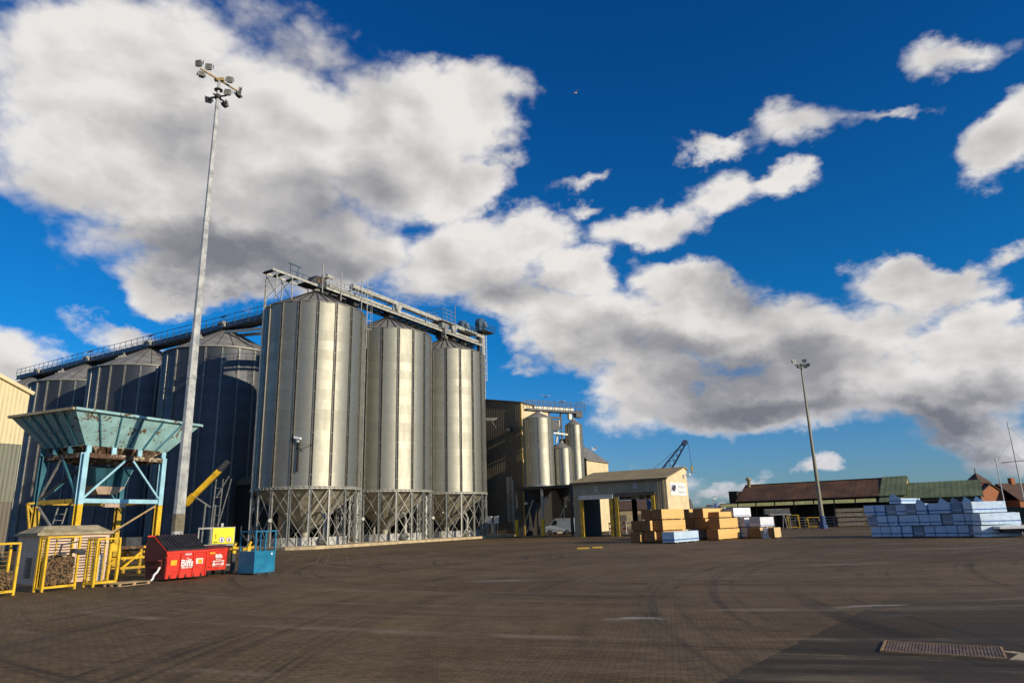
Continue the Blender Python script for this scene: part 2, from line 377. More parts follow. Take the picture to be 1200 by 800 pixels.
    bs.inputs['Specular IOR Level'].default_value = .16
    b = N.new('ShaderNodeBump', inp={'Strength': .5, 'Distance': .006, 'Height': grit}).outputs[0]
    b = N.new('ShaderNodeBump', inp={'Strength': .35, 'Distance': .03, 'Height': mid, 'Normal': b}).outputs[0]
    if pavers: b = N.new('ShaderNodeBump', invert=True, inp={'Strength': .45, 'Distance': .006, 'Height': hfac, 'Normal': b}).outputs[0]
    N.l.new(b, bs.inputs['Normal'])
    return m
g = MB(); g.quad((-3000, -3000, 0), (3000, -3000, 0), (3000, 3000, 0), (-3000, 3000, 0))
tag(g.build('ground', ground_mat('block_paving')), kind='structure')
g = MB(); rj = random.Random(3); ed = []
for k in range(120):
    s_ = k/119; ed.append((-12.6+22.5*s_+rj.uniform(-.035, .035), -9.2+28.2*s_+rj.uniform(-.035, .035), .004))
g.add([(34, 15.5, .004), (75, 9, .004), (60, -30, .004)]+ed, [tuple(range(123))[::-1]])
tag(g.build('road', ground_mat('asphalt', False)), kind='structure')

# silo plinth and kerb
u = Vector((.5, .866)); w = Vector((.866, -.5)); S0 = Vector((-24.23, 80.57))
def sp(a, b): p = S0+u*a+w*b; return (p.x, p.y)
g = MB(); g.prism([sp(-7.4, -7), sp(-7.4, 5.2), sp(-5.2, 7.3), sp(7.0, 7.3), sp(7.6, 6.9), sp(36, 6.9), sp(36, -7)], -.05, .30)
tag(g.build('kerb', M['concrete']), kind='structure')
g = MB(); g.prism([sp(36.003, -7), sp(36.003, 6.9), sp(41, 5.2), sp(62, 5.0), sp(62, -12)], -.05, .12)
tag(g.build('pavement', M['concrete']), kind='structure')
M['worn_line'] = mat('worn_line_paint', (.20, .165, .11), .8, 0, .5, 3, grime=.8)
bay = ((-15.0, 45.91), (-12.4, 43.6), (-11.19, 41.38), (-9.9, 41.57), (-8.46, 40.86), (-6.61, 39.6), (-5.8, 40.35), (-4.9, 41.2))
for i, (x, y) in enumerate(bay):
    L = (14.5, 15, 14.4, 13.8, 13.2, 12.2, 9, 6)[i]
    a = MB(); a.box(-.035, .035, 0, L, .006, .010)
    place(tag(a.build('bay_line', M['worn_line']), kind='structure'), x, y, 0, 90-14)
g = MB(); g.box(0, 14, -.035, .035, .012, .016); place(tag(g.build('bay_line', M['worn_line']), kind='structure'), -18, 50.5, 0, 104)

# drain cover in the asphalt
def drain():
    t = T('drain_cover', 'long ribbed rusty drain grating set in the dark asphalt beside a broken concrete patch', 'drain cover', 5.52, 11.42, 0, 121)
    f = MB(); L, W = 1.62, 1.0
    f.box(0, L, 0, .035, .003, .03); f.box(0, L, W-.035, W, .003, .03); f.box(0, .035, .036, W-.036, .003, .03); f.box(L-.035, L, .036, W-.036, .003, .03)
    f.build('frame', M['grate_edge'], t)
    p = MB(); p.box(.036, L-.036, .036, W-.036, .003, .008)
    p.build('backing', M['galv_dark'], t)
    s = MB(); x = .06
    while x < L-.07:
        s.box(x, x+.032, .04, W-.04, .009, .024); x += .045
    for y in (.5,): s.box(.037, L-.037, y-.008, y+.008, .0095, .02)
    s.build('grating', M['grate'], t)
    return t
M['grate'] = mat('rusty_pink_grating', (.20, .13, .09), .8, .1, .45, 5, grime=.4)
M['grate_edge'] = mat('worn_grating_edge', (.36, .22, .10), .8, .1, .4, 6, grime=.5)
drain()
g = MB(); g.add([(6.95, 10.62, .006), (7.3, 10.4, .006), (7.55, 10.75, .006), (7.42, 11.2, .006), (7.2, 11.28, .006), (7.35, 11.0, .006)], [(0, 1, 2, 3, 4, 5)])
tag(g.build('broken_patch', M['concrete']), 'broken patch of pale concrete beside the drain grating', 'concrete patch')
for (x, y, a, L, lb) in ((4.45, 53.7, 98, .9, 'yellow timber batten lying on the yard, left of a similar one'), (5.68, 54.5, 98, .75, 'yellow timber batten lying on the yard nearer the timber packs')):
    q = MB(); q.box(0, L, 0, .16, .002, .10); place(tag(q.build('timber_batten', M['road_yellow']), lb, 'batten', 'yellow battens lying on the yard'), x, y, 0, a)

# ------------------------------------------------------------------ front grain silos
NS = 18; RS = 6.0; ZR = 6.46; ZE = 27.4; ZA = 30.45
def silo_meshes():
    d = {}
    a = MB(); a.lathe([(RS, ZR+.02), (RS, ZE)], 108); d['shell'] = a.mesh('shell', M['silo'])
    a = MB(); a.lathe([(RS+.12, ZE-.03), (RS+.14, ZE+.05), (.45, ZA-.02), (.45, ZA+.35), (.0, ZA+.36)], NS, smooth=False)
    for k in range(NS*2):
        t = 2*math.pi*k/(NS*2); a.bar(((RS+.12)*math.cos(t), (RS+.12)*math.sin(t), ZE+.08), (.5*math.cos(t), .5*math.sin(t), ZA+.02), .10 if k % 2 == 0 else .05, .09, mi=1)
    d['roof'] = a.mesh('roof', [M['roof_sheet'], M['stiff_dark']])
    a = MB(); a.box(RS, RS+.14, -.14, -.09, ZR, ZE, 0); a.box(RS+.002, RS+.16, .09, .14, ZR, ZE, 0); a.box(RS+.001, RS+.05, -.09, .09, ZR, ZE, 1)
    z = ZR+1.2
    while z < ZE-.4: a.box(RS+.05, RS+.10, -.089, .089, z, z+.10, 0); z += 2.28
    d['stiff'] = a.mesh('stiffener', [M['stiff'], M['stiff_dark']])
    a = MB(); a.box(RS-.14, RS+.14, -.16, .16, .20, .30)
    a.box(RS-.12, RS+.12, -.13, -.10, .30, ZR-.25); a.box(RS-.12, RS+.12, .10, .13, .30, ZR-.25); a.box(RS-.02, RS+.02, -.10, .10, .30, ZR-.25)
    d['leg'] = a.mesh('leg', M['galv'])
    a = MB(); da = 2*math.pi/NS; p = lambda k, z, r=RS: (r*math.cos(da*k), r*math.sin(da*k), z)
    zm = 3.25
    for (z0, z1) in ((.45, zm), (zm+.05, ZR-.35)):
        a.bar(p(.06, z0), p(.94, z1), .055, .055); a.bar(p(.06, z1, RS+.07), p(.94, z0, RS+.07), .055, .055)
    d['brace'] = a.mesh('brace', M['galv'])
    a = MB(); a.lathe([(RS-.15, ZR-.27), (RS+.18, ZR-.27), (RS+.18, ZR-.22), (RS+.05, ZR-.22), (RS+.05, ZR-.06), (RS+.20, ZR-.06), (RS+.20, ZR), (RS-.1, ZR)], 72, smooth=False)
    for k in range(72):
        t = 2*math.pi*k/72; c, s_ = math.cos(t), math.sin(t); a.bar((c*(RS+.19), s_*(RS+.19), ZR-.24), (c*(RS+.19), s_*(RS+.19), ZR-.04), .05)
    d['ring'] = a.mesh('ring_beam', M['galv_lit'])
    a = MB(); a.lathe([(RS-.3, ZR-.3), (.45, 1.7), (.45, 1.1)], 54, smooth=False)
    for k in range(NS):
        t = 2*math.pi*(k+.5)/NS; a.bar(((RS-.28)*math.cos(t), (RS-.28)*math.sin(t), ZR-.36), (.5*math.cos(t), .5*math.sin(t), 1.7), .16, .10, mi=1)
    d['cone'] = a.mesh('hopper_cone', [M['cone'], M['galv']])
    a = MB(); a.tube([(-5.2, -3.9, 3.0), (5.2, -3.9, 3.0)], .20, 10); a.tube([(-4.5, -2.2, 3.7), (4.5, -2.2, 3.7)], .10, 8)
    d['pipe'] = a.mesh('air_pipe', M['galv_lit'])
    return d
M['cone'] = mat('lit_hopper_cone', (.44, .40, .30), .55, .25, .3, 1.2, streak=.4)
SM = silo_meshes()
def make_silo(label, x, y, az):
    t = T('grain_silo', label, 'silo', x, y, 0, 90, 'tall galvanised silos on braced legs')
    def part(k, n, rz=0.0):
        o = bpy.data.objects.new(n, SM[k]); COL.objects.link(o); o.parent = t; o.rotation_euler = (0, 0, rz); return o
    part('shell', 'shell'); part('roof', 'roof'); part('ring', 'ring_beam'); part('cone', 'hopper_cone', .1)
    part('pipe', 'air_pipe', R(az))
    off = R(az)
    for k in range(NS):
        for q, n in (('stiff', 'stiffener'), ('leg', 'leg'), ('brace', 'brace')): part(q, n, off+2*math.pi*k/NS)
    return t
SC = [S0+u*13.7*i for i in range(3)]
make_silo('nearest of the three tall braced-leg silos, with a small floodlight on its side', SC[0].x, SC[0].y, -70)
make_silo('middle one of the three tall silos on braced legs', SC[1].x, SC[1].y, -66)
make_silo('farthest of the three tall silos on braced legs, next to the brown warehouse', SC[2].x, SC[2].y, -63)

# added black building, darkens the view under the braced-leg silos
t = T('dark_backing_building', 'low black building added to darken the space behind the three braced-leg silos', 'building', S0.x-8.4, S0.y+6.5, 0, 30)
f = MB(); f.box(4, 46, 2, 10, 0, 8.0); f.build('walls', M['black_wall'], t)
f = MB(); f.hexa([(3.7, 1.7, 8.0), (46.3, 1.7, 8.0), (46.3, 10.3, 8.0), (3.7, 10.3, 8.0)], [(3.7, 5, 9.0), (46.3, 5, 9.0), (46.3, 7, 9.0), (3.7, 7, 9.0)]); f.build('roof', M['trim'], t)

# low wall, fans and bent pipes beneath each front silo
for i, c in enumerate(SC):
    nm = ('nearest', 'middle', 'farthest')[i]
    q = MB(); a0 = -140 if i == 0 else -130
    for k in range(7):
        t0 = R(a0+k*19); t1 = R(a0+k*19+17.5); r0, r1 = 4.75, 5.0
        q.hexa([(r0*math.cos(t0), r0*math.sin(t0), .22), (r1*math.cos(t0), r1*math.sin(t0), .22), (r1*math.cos(t1), r1*math.sin(t1), .22), (r0*math.cos(t1), r0*math.sin(t1), .22)],
               [(r0*math.cos(t0), r0*math.sin(t0), 1.15), (r1*math.cos(t0), r1*math.sin(t0), 1.15), (r1*math.cos(t1), r1*math.sin(t1), 1.15), (r0*math.cos(t1), r0*math.sin(t1), 1.15)])
    place(tag(q.build('low_wall', M['white_conc']), 'low white wall of curved concrete pieces under the %s braced-leg silo' % nm, 'wall', 'low white walls under the silos'), c.x, c.y)
    t = T('aeration_fan', 'grey fan with a bent upright duct under the %s braced-leg silo' % nm, 'fan', c.x+3.3, c.y-4.2, .22, 100, 'fans under the silos')
    f = MB(); f.tube([(-.25, 0, .55), (.25, 0, .55)], .48, 18); f.box(-.3, .3, -.35, .35, 0, .12); f.build('fan_casing', M['galv'], t)
    f = MB(); f.tube([(.1, -.1, .9), (.1, -.1, 1.6), (.15, -.05, 2.6), (-.1, .2, 3.2), (-.7, .8, 3.5), (-1.6, 1.8, 3.6)], .19, 10); f.build('duct', M['galv_lit'], t)
    f = MB(); f.tube([(.26, 0, .55), (.55, 0, .55)], .16, 12); f.build('motor', M['galv'], t)

# floodlight and wires on the nearest silo
t = T('wall_floodlight', 'white floodlight on a short post with guy wires on the nearest silo', 'floodlight', -23.55, 74.2, 10.4, 107)
f = MB(); f.bar((0, .15, -2.4), (0, .15, 1.05), .16); f.bar((0, .5, .2), (0, .1, .2), .07); f.bar((0, .5, .8), (0, .1, .8), .07); f.build('post', M['stiff_dark'], t)
f = MB(); f.hexa([(-.42, -.2, 1.16), (.38, -.2, 1.02), (.38, .12, 1.02), (-.42, .12, 1.16)], [(-.42, -.15, 1.42), (.38, -.15, 1.22), (.38, .1, 1.22), (-.42, .1, 1.42)]); f.box(-.09, .09, -.1, .1, .75, 1.1); f.build('lamp_head', M['white'], t)
f = MB()
for q in (((0, .1, .5), (-1.75, 1.0, .35)), ((0, .1, .3), (-1.7, 1.0, -.5)), ((0, .1, .15), (-1.7, .95, -.6)), ((0, .1, .5), (1.75, .1, .35)), ((0, .1, -.1), (1.75, .1, .3)), ((-1.7, .95, -1.2), (0, .2, -2.4))): f.bar(*q, .055)
f.build('guy_wire', M['stiff_dark'], t)

# access ladders on the silos
for i, (c, z0, z1, b, lab) in enumerate(((SC[0], 23.5, 32.2, 75, 'tall caged ladder up the right side of the nearest silo'), (SC[2], 21.5, 31.5, 68, 'tall caged ladder up the right side of the farthest silo'))):
    d = Vector((math.sin(R(b)), math.cos(R(b)))); p = c+d*6.28
    t = T('caged_ladder', lab, 'ladder', p.x, p.y, 0, b+90, 'caged ladders on the silos')
    f = MB(); ladder(f, (0, 0, z0), (0, 0, z1), .6, step=.4, r=.035); f.build('ladder_rails', M['galv_lit'], t)
    f = MB()
    z = z0+2.4
    while z < z1:
        pts = [(.36*math.cos(x), .02+.62*math.sin(x), z) for x in [math.pi*k/6 for k in range(7)]]
        for k in range(6): f.bar(pts[k], pts[k+1], .035, .05)
        z += 1.1
    for x in (math.pi*.25, math.pi*.5, math.pi*.75): f.bar((.36*math.cos(x), .02+.62*math.sin(x), z0+2.4), (.36*math.cos(x), .02+.62*math.sin(x), z1), .03)
    f.build('safety_cage', M['galv'], t)
    f = MB(); f.bar((.25, -.1, .3), (.25, -.1, z0), .09); f.bar((-.2, -.1, .3), (-.2, -.1, z0), .07); f.build('down_pipe', M['galv'], t)

# downpipe on the shaded side of the nearest silo
d = Vector((math.sin(R(197+33)), math.cos(R(197+33)))); p = SC[0]+d*6.25
f = MB(); f.bar((0, 0, .3), (0, 0, 31.0), .22, .22)
place(tag(f.build('cable_duct', M['galv_lit']), 'pale vertical cable duct up the left side of the nearest silo', 'cable duct'), p.x, p.y)

# ------------------------------------------------------------------ gantry over the front silos (local X along the row, -Y is the sunny side)
G1 = T('conveyor_bridge', 'pale steel conveyor bridge running over the tops of the three braced-leg silos', 'conveyor', S0.x, S0.y, 0, 30)
for y in (-1.05, 1.05):
    f = MB(); f.bar((.6, y, 31.05), (36.5, y, 31.05), .14, .34); f.bar((.6, y-.06*(1 if y < 0 else -1), 31.25), (36.5, y-.06*(1 if y < 0 else -1), 31.25), .30, .04); f.build('lower_beam', M['galv_lit'], G1)
f = MB()
for k in range(24): x = .9+k*1.55; f.bar((x, -.97, 31.02), (x, .97, 31.02), .1, .16)
f.build('cross_member', M['galv_dark'], G1)
f = MB(); f.box(1.6, 36.8, -.72, -.22, 31.35, 31.85); 
for k in range(15): f.box(2+k*2.4, 2.08+k*2.4, -.78, -.16, 31.33, 31.88)
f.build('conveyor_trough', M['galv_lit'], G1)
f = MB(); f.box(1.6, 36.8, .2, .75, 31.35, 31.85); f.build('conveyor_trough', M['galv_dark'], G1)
f = MB(); f.box(5.5, 37.5, -.95, -.25, 32.45, 33.0)
for k in range(14): f.box(6+k*2.3, 6.08+k*2.3, -1.0, -.2, 32.43, 33.03)
f.build('upper_conveyor', M['galv_lit'], G1)
for k in range(5):
    x = 6+k*7.6
    f = MB(); f.bar((x, -.9, 31.25), (x, -.9, 32.45), .12); f.bar((x, .4, 31.25), (x, .4, 32.45), .12); f.bar((x, -.95, 32.4), (x, .6, 32.4), .12); f.build('support_post', M['galv'], G1)
f = MB(); f.box(1, 37, .8, 1.75, 31.28, 31.33); f.build('walkway', M['galv_dark'], G1)
f = MB(); rail(f, (1, 1.72, 31.33), (37, 1.72, 31.33), 1.1, 22); rail(f, (-.2, -1.2, 31.3), (7.5, -1.2, 31.3), 1.15, 6, .035); f.build('railing', M['galv_lit'], G1)
for (x, z) in ((1.0, 31.3), (6.6, 31.3), (13.7, 31.2), (26.0, 31.2), (29.0, 31.2)):
    f = MB(); f.box(x-.45, x+.45, -.55, .55, z-1.0, z+.2); f.box(x-.25, x+.25, -.3, .3, z-1.5, z-1.0); f.build('outlet_chute', M['galv_dark'], G1)
for x in (14.6, 28.3):
    f = MB(); f.hexa([(x-.15, -1.15, 31.3), (x+.15, -1.15, 31.3), (x+.15, -.8, 31.3), (x-.15, -.8, 31.3)], [(x-.75, -1.15, 32.4), (x+.75, -1.15, 32.4), (x+.75, -.8, 32.4), (x-.75, -.8, 32.4)]); f.build('gusset', M['galv_lit'], G1)
f = MB(); f.box(24.6, 26.0, -1.5, -.2, 31.3, 32.3); f.box(25, 25.6, -1.7, -.9, 30.5, 31.6); f.tube([(24.5, -1.2, 32.0), (26.4, -1.2, 32.0)], .28, 10); f.tube([(25.2, -1.55, 31.2), (25.2, -1.55, 30.1), (26.2, -1.2, 29.8)], .16, 8); f.build('gearbox', M['galv'], G1)
f = MB(); rail(f, (24, -1.9, 32.4), (27.4, -1.9, 32.4), 1.9, 3, .03, mids=2); rail(f, (24, -1.9, 32.4), (24, 1.2, 32.4), 1.9, 2, .03, mids=2); rail(f, (24, 1.2, 32.4), (27.4, 1.2, 32.4), 1.9, 3, .03, mids=2); f.box(23.9, 27.5, -1.95, 1.25, 32.36, 32.4); f.bar((27.4, -1.9, 31), (27.4, -1.9, 35.6), .1); f.build('inspection_platform', M['galv'], G1)
for x in (-.2, 3.0, 6.8):
    f = MB(); f.bar((x, -1.25, 29.6), (x, -1.25, 33.9), .09); f.bar((x, 1.25, 29.6), (x, 1.25, 32.5), .09); f.build('upright', M['galv_lit'], G1)

dh = T('drive_head', 'dark conveyor drive head with motor above the nearest silo', 'machine', S0.x, S0.y, 0, 30)
f = MB(); f.hexa([(-1.9, -.7, 30.9), (1.2, -.7, 30.9), (1.2, .7, 30.9), (-1.9, .7, 30.9)], [(-.6, -.6, 32.4), (1.0, -.6, 32.4), (1.0, .6, 32.4), (-.6, .6, 32.4)]); f.build('housing', M['galv_dark'], dh)
f = MB(); f.tube([(.6, -1.0, 32.65), (1.6, -1.0, 32.65)], .26, 12); f.box(.5, 1.0, -.8, -.2, 32.3, 32.8); f.build('motor', M['galv_lit'], dh)
f = MB(); f.tube([(-.2, -.75, 31.9), (-.2, .75, 31.9)], .35, 14); f.build('head_pulley', M['rust_beam'], dh)

pf = T('access_platform', 'open steel platform on thin braced posts overhanging the nearest silo roof', 'platform', S0.x, S0.y, 0, 30)
for y in (-.85, .85):
    f = MB(); f.bar((-7.6, y, 31.0), (-.7, y, 31.0), .12, .26); f.build('edge_beam', M['galv_lit'], pf)
f = MB()
for x in (-7.55, -6.1, -4.2, -2.4): f.box(x, x+.55, -.78, .78, 30.92, 31.02)
f.build('deck_plank', M['galv_dark'], pf)
for x in (-6.9, -4.6):
    for y in (-.85, .85):
        f = MB(); f.bar((x, y, 27.5), (x, y, 30.88), .10); f.build('post', M['galv_lit'], pf)
f = MB()
for y in (-.9, .9): f.bar((-6.9, y, 27.9), (-4.6, y, 30.7), .05); f.bar((-6.9, y, 30.7), (-4.6, y, 27.9), .05)
f.build('cross_brace', M['galv_dark'], pf)
f = MB(); rail(f, (-3.4, .95, 31.1), (.6, .95, 31.1), 1.5, 4, .03); f.bar((-3.4, .95, 31.1), (-3.4, .95, 33.4), .07); f.bar((-2.2, .95, 31.1), (-2.2, .95, 33.4), .07); f.bar((-3.7, .95, 33.4), (-1.7, .95, 33.4), .12, .14); f.build('railing', M['blue_steel'], pf)

# bucket elevator heads behind the farthest silo
for (x, y, z, r, lab) in ((-8.2, 109.4, 34.0, .85, 'smaller dark round-topped elevator head at the end of the conveyor bridge'), (-5.3, 112.2, 34.9, 1.08, 'larger dark round-topped elevator head with a railed platform')):
    t = T('bucket_elevator', lab, 'elevator', x, y, 0, 30, 'grain elevators behind the farthest silo')
    f = MB(); pr = [(r*math.cos(R(a)), z+r*math.sin(R(a))) for a in range(-20, 201, 11)]+[(-r*.9, z-1.4), (r*.9, z-1.4)]
    # extrude along y: build polygon in x,z
    n = len(pr); v = [(a, -.42, b) for a, b in pr]+[(a, .42, b) for a, b in pr]
    f.add(v, [tuple(range(n)), tuple(range(n, 2*n))[::-1]]+[(i, i+n, (i+1) % n+n, (i+1) % n) for i in range(n)])
    f.build('head', M['blue_steel'], t)
    for s_ in (-1, 1):
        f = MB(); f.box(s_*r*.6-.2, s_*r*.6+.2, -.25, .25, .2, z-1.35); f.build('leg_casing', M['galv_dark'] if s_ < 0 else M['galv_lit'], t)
    f = MB(); f.tube([(.2, -.45, z), (.2, -1.0, z)], .32, 12); f.box(-.1, .5, -1.1, -.5, z-.5, z-.25); f.build('motor', M['galv'], t)
    f = MB(); f.box(-1.5, 1.9, -1.7, 1.5, z-1.5, z-1.42); rail(f, (-1.5, -1.68, z-1.42), (1.9, -1.68, z-1.42), 1.1, 4, .03); rail(f, (1.88, -1.68, z-1.42), (1.88, 1.5, z-1.42), 1.1, 3, .03); rail(f, (-1.5, 1.48, z-1.42), (1.9, 1.48, z-1.42), 1.1, 4, .03); f.build('platform', M['blue_steel'], t)

# ------------------------------------------------------------------ big rear silos
NR = 24; RR = 8.5; ZE2 = 27.25; ZA2 = 32.0
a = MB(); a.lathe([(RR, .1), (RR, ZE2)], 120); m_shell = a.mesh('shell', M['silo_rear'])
a = MB(); a.lathe([(RR+.18, ZE2-.05), (RR+.2, ZE2+.05), (.6, ZA2-.05), (.6, ZA2+.1)], NR*2, smooth=False, cap=False)
for k in range(NR):
    t_ = 2*math.pi*k/NR; a.bar(((RR+.15)*math.cos(t_), (RR+.15)*math.sin(t_), ZE2+.08), (.6*math.cos(t_), .6*math.sin(t_), ZA2-.03), .07, .08, mi=1)
a.lathe([(RR+.2, ZE2+.06), (RR+.26, ZE2+.06), (RR+.26, ZE2+.14), (RR+.2, ZE2+.14)], NR*2, mi=2, smooth=False)
m_roof = a.mesh('roof', [M['roof_rear'] if 'roof_rear' in M else M['roof_sheet'], M['stiff_dark'], M['galv_lit']])
a = MB(); a.box(RR, RR+.15, -.10, -.07, .1, ZE2, 0); a.box(RR, RR+.15, .07, .10, .1, ZE2, 0); a.box(RR+.001, RR+.04, -.07, .07, .1, ZE2, 0); m_st = a.mesh('stiffener', M['galv'])
rl = ('rear silo just behind the floodlight mast, the darkest of them', 'second rear silo from the floodlight mast, its conical roof in sun', 'third rear silo from the mast, behind the blue hopper', 'farthest rear silo, only its cone roof showing above the cream building')
for i, (x, y) in enumerate(((-43.87, 101.2), (-60.46, 110.63), (-76.46, 120.03), (-92.6, 129.2))):
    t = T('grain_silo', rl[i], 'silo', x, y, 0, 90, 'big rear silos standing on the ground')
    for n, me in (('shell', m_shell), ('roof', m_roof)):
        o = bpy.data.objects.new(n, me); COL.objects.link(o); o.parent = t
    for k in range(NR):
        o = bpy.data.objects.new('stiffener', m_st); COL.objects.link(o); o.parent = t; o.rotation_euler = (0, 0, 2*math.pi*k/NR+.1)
    f = MB(); f.box(-.35, .35, -.35, .35, 0, .5); f.bar((0, 0, .5), (0, 0, .9), .2)
    o = f.build('roof_vent', M['galv_lit'], t); th = R(-118); o.location = (4.6*math.cos(th), 4.6*math.sin(th), 29.35)
    o = inst(o, t, 0, (4.6*math.cos(R(-150)), 4.6*math.sin(R(-150)), 29.35))

G2 = T('conveyor_bridge', 'long dark conveyor bridge with handrails over the cone roofs of the rear silos', 'conveyor', -43.87, 101.2, 0, 120)
f = MB(); f.box(-62, 14.5, -.9, .1, 32.15, 32.85)
for k in range(26): f.box(-61+k*2.9, -60.9+k*2.9, -.96, .16, 32.1, 32.9)
f.build('conveyor_casing', M['blue_steel'], G2)
f = MB(); f.bar((-62, -.95, 32.05), (14.5, -.95, 32.05), .12, .2); f.bar((-62, 1.2, 32.05), (14.5, 1.2, 32.05), .12, .2)
for k in range(40): x = -61+k*1.9; f.bar((x, -.9, 32.0), (x, 1.15, 32.0), .08, .1)
f.build('bridge_frame', M['galv_dark'], G2)
f = MB(); f.box(-62, 14.5, .15, 1.2, 32.16, 32.2); f.build('walkway', M['galv_dark'], G2)
f = MB(); rail(f, (-62, 1.2, 32.2), (14.5, 1.2, 32.2), 1.9, 46, .035, mids=2); rail(f, (-62, -1.0, 32.6), (14.5, -1.0, 32.6), 1.4, 46, .035); f.build('railing', M['blue_steel'], G2)
for x in (0.4, -18.3, -36.6, -53.5):
    f = MB(); f.box(x-.4, x+.4, -1.3, -1.02, 32.2, 33.0); f.tube([(x-.9, -1.3, 32.8), (x+.3, -1.3, 32.8)], .25, 10); f.build('drive_motor', M['galv'], G2)
for x in (-2.5, -21.5, -40):
    f = MB(); f.bar((x, 1.1, 32.2), (x, 1.1, 34.8), .07); f.bar((x-.9, 1.1, 34.8), (x+.5, 1.1, 35.0), .12, .16); f.build('lamp_post', M['galv_dark'], G2)
f = MB(); f.bar((-1, 1.8, 31.6), (14, 2.6, 30.4), .5, .4); f.bar((2, -1.6, 31.0), (14, -1.6, 29.8), .4, .35); f.build('feed_chute', M['galv_lit'], G2)
# ------------------------------------------------------------------ floodlight masts
def floodlight(t, x, y, z, yaw, pitch, s=.5):
    e = MB(); h = s/2
    e.hexa([(-h, 0, -h), (h, 0, -h), (h, 0, h), (-h, 0, h)][0:4], [(-h*.7, .34*s*1.6, -h*.7), (h*.7, .34*s*1.6, -h*.7), (h*.7, .34*s*1.6, h*.7), (-h*.7, .34*s*1.6, h*.7)])
    e.bar((-h-.04, .15, -h*.2), (-h-.04, .15, h*1.2), .04); e.bar((h+.04, .15, -h*.2), (h+.04, .15, h*1.2), .04); e.bar((-h-.04, .15, -h*.3), (-h-.04, .15, h*.3), .07)
    o = e.build('floodlight', M['galv_dark'], t); o.location = (x, y, z); o.rotation_euler = (R(pitch), 0, R(yaw))
    g = MB(); g.box(-h*.88, h*.88, -.03, -.004, -h*.88, h*.88)
    for k in range(3): g.box(-h*.5, h*.5, -.05, -.031, -h*.5+k*h*.5, -h*.44+k*h*.5)
    g.build('lens', M['lamp_glass'], o)
    g = MB()
    for a_ in ((-h*1.02, -h*.9, -h*1.02, h*1.02), (h*.9, h*1.02, -h*1.02, h*1.02)): g.box(a_[0], a_[1], -.045, .02, a_[2], a_[3])
    for a_ in ((-h*.9, h*.9, -h*1.02, -h*.9), (-h*.9, h*.9, h*.9, h*1.02)): g.box(a_[0], a_[1], -.045, .02, a_[2], a_[3])
    g.build('bezel', M['galv'], o)

m1 = T('floodlight_mast', 'very tall pale octagonal mast with eight floodlights, rising beside the blue hopper', 'floodlight mast', -18.3, 38.0, 0, 90, 'floodlight masts')
f = MB(); f.lathe([(.34, .03), (.34, 1.6), (.325, 1.62), (.115, 28.6), (.10, 30.1)], 8, smooth=False, cap=True); f.build('pole', M['mast'], m1)
f = MB(); f.lathe([(.50, 0), (.50, .03)], 20, smooth=False, cap=True); 
for k in range(8): f.bar((.42*math.cos(k*.785), .42*math.sin(k*.785), .0), (.42*math.cos(k*.785), .42*math.sin(k*.785), .14), .06)
f.build('base_plate', M['galv'], m1)
for z in (10.5, 20.2): f = MB(); r_ = .325-.21*(z-1.6)/27; f.lathe([(r_+.004, z), (r_+.02, z+.01), (r_+.018, z+.22), (r_+.002, z+.23)], 8, smooth=False); f.build('section_joint', M['mast'], m1)
f = MB(); f.box(.30, .345, -.1, .1, .9, 1.5); f.build('access_door', M['galv'], m1)
f = MB(); f.lathe([(.333, 2.15), (.330, 3.05)], 8, smooth=False); f.build('stain_band', M['mast_stain'], m1)
f = MB(); f.bar((-.70, -1.15, 30.1), (.62, 1.15, 30.1), .09); f.bar((-.3, .0, 30.1), (.3, 0, 30.1), .2); f.build('crossbar', M['pallet'], m1)
f = MB(); f.lathe([(.12, 28.7), (.2, 28.7), (.2, 28.95), (.12, 28.95)], 12); f.bar((-.6, .1, 28.85), (.6, -.1, 28.85), .08); f.bar((-.1, -.4, 28.8), (.25, .6, 28.8), .08); f.lathe([(.12, 29.3), (.26, 29.3), (.26, 29.36), (.12, 29.36)], 12); f.build('crossbar', M['galv_dark'], m1)
for (x, y, z, yw, pt) in ((-.85, -1.2, 30.45, -10, 8), (-.35, -.85, 30.45, 10, 4), (.5, .35, 30.35, 20, 0), (.75, 1.15, 30.1, -60, -10), (-.62, -1.1, 29.75, 35, -18), (.65, -.1, 29.1, 15, 0), (-.62, .1, 28.7, -150, -35), (.28, .6, 28.7, 150, -25), (.9, 1.0, 29.7, 70, -30)):
    floodlight(m1, x, y, z, yw, pt, .38)
M['mast_far'] = mat('weathered_mast', (.24, .225, .17), .6, .3, .25, 1.2, streak=.3)
m2 = T('floodlight_mast', 'distant slim floodlight mast with a blue painted foot in front of the rust-roofed shed', 'floodlight mast', 42.23, 98.0, 0, 90, 'floodlight masts')
f = MB(); f.lathe([(.30, 1.7), (.27, 6), (.11, 22.8), (.10, 23.4)], 10, cap=True); f.build('pole', M['mast_far'], m2)
f = MB(); f.lathe([(.55, 0), (.55, .5), (.42, .5), (.40, 1.7), (.301, 1.7)], 10, smooth=False, cap=True); f.build('base', mat('blue_mast_foot', (.03, .07, .18), .6, 0, .3, 2), m2)
f = MB(); f.bar((-.9, 0, 23.2), (.9, 0, 23.2), .1); f.bar((0, -.8, 23.1), (0, .8, 23.1), .1); f.bar((-.4, -.4, 22.9), (.4, -.4, 22.9), .18); f.build('crossbar', M['galv_dark'], m2)
for (x, y, z, yw, pt) in ((-.95, -.1, 23.6, 20, 0), (.55, -.1, 23.7, -20, 0), (-.5, -.5, 22.85, 30, -25), (.45, -.5, 22.85, -30, -25), (.95, -.2, 23.05, -50, -10)): floodlight(m2, x, y, z, yw, pt, .52)

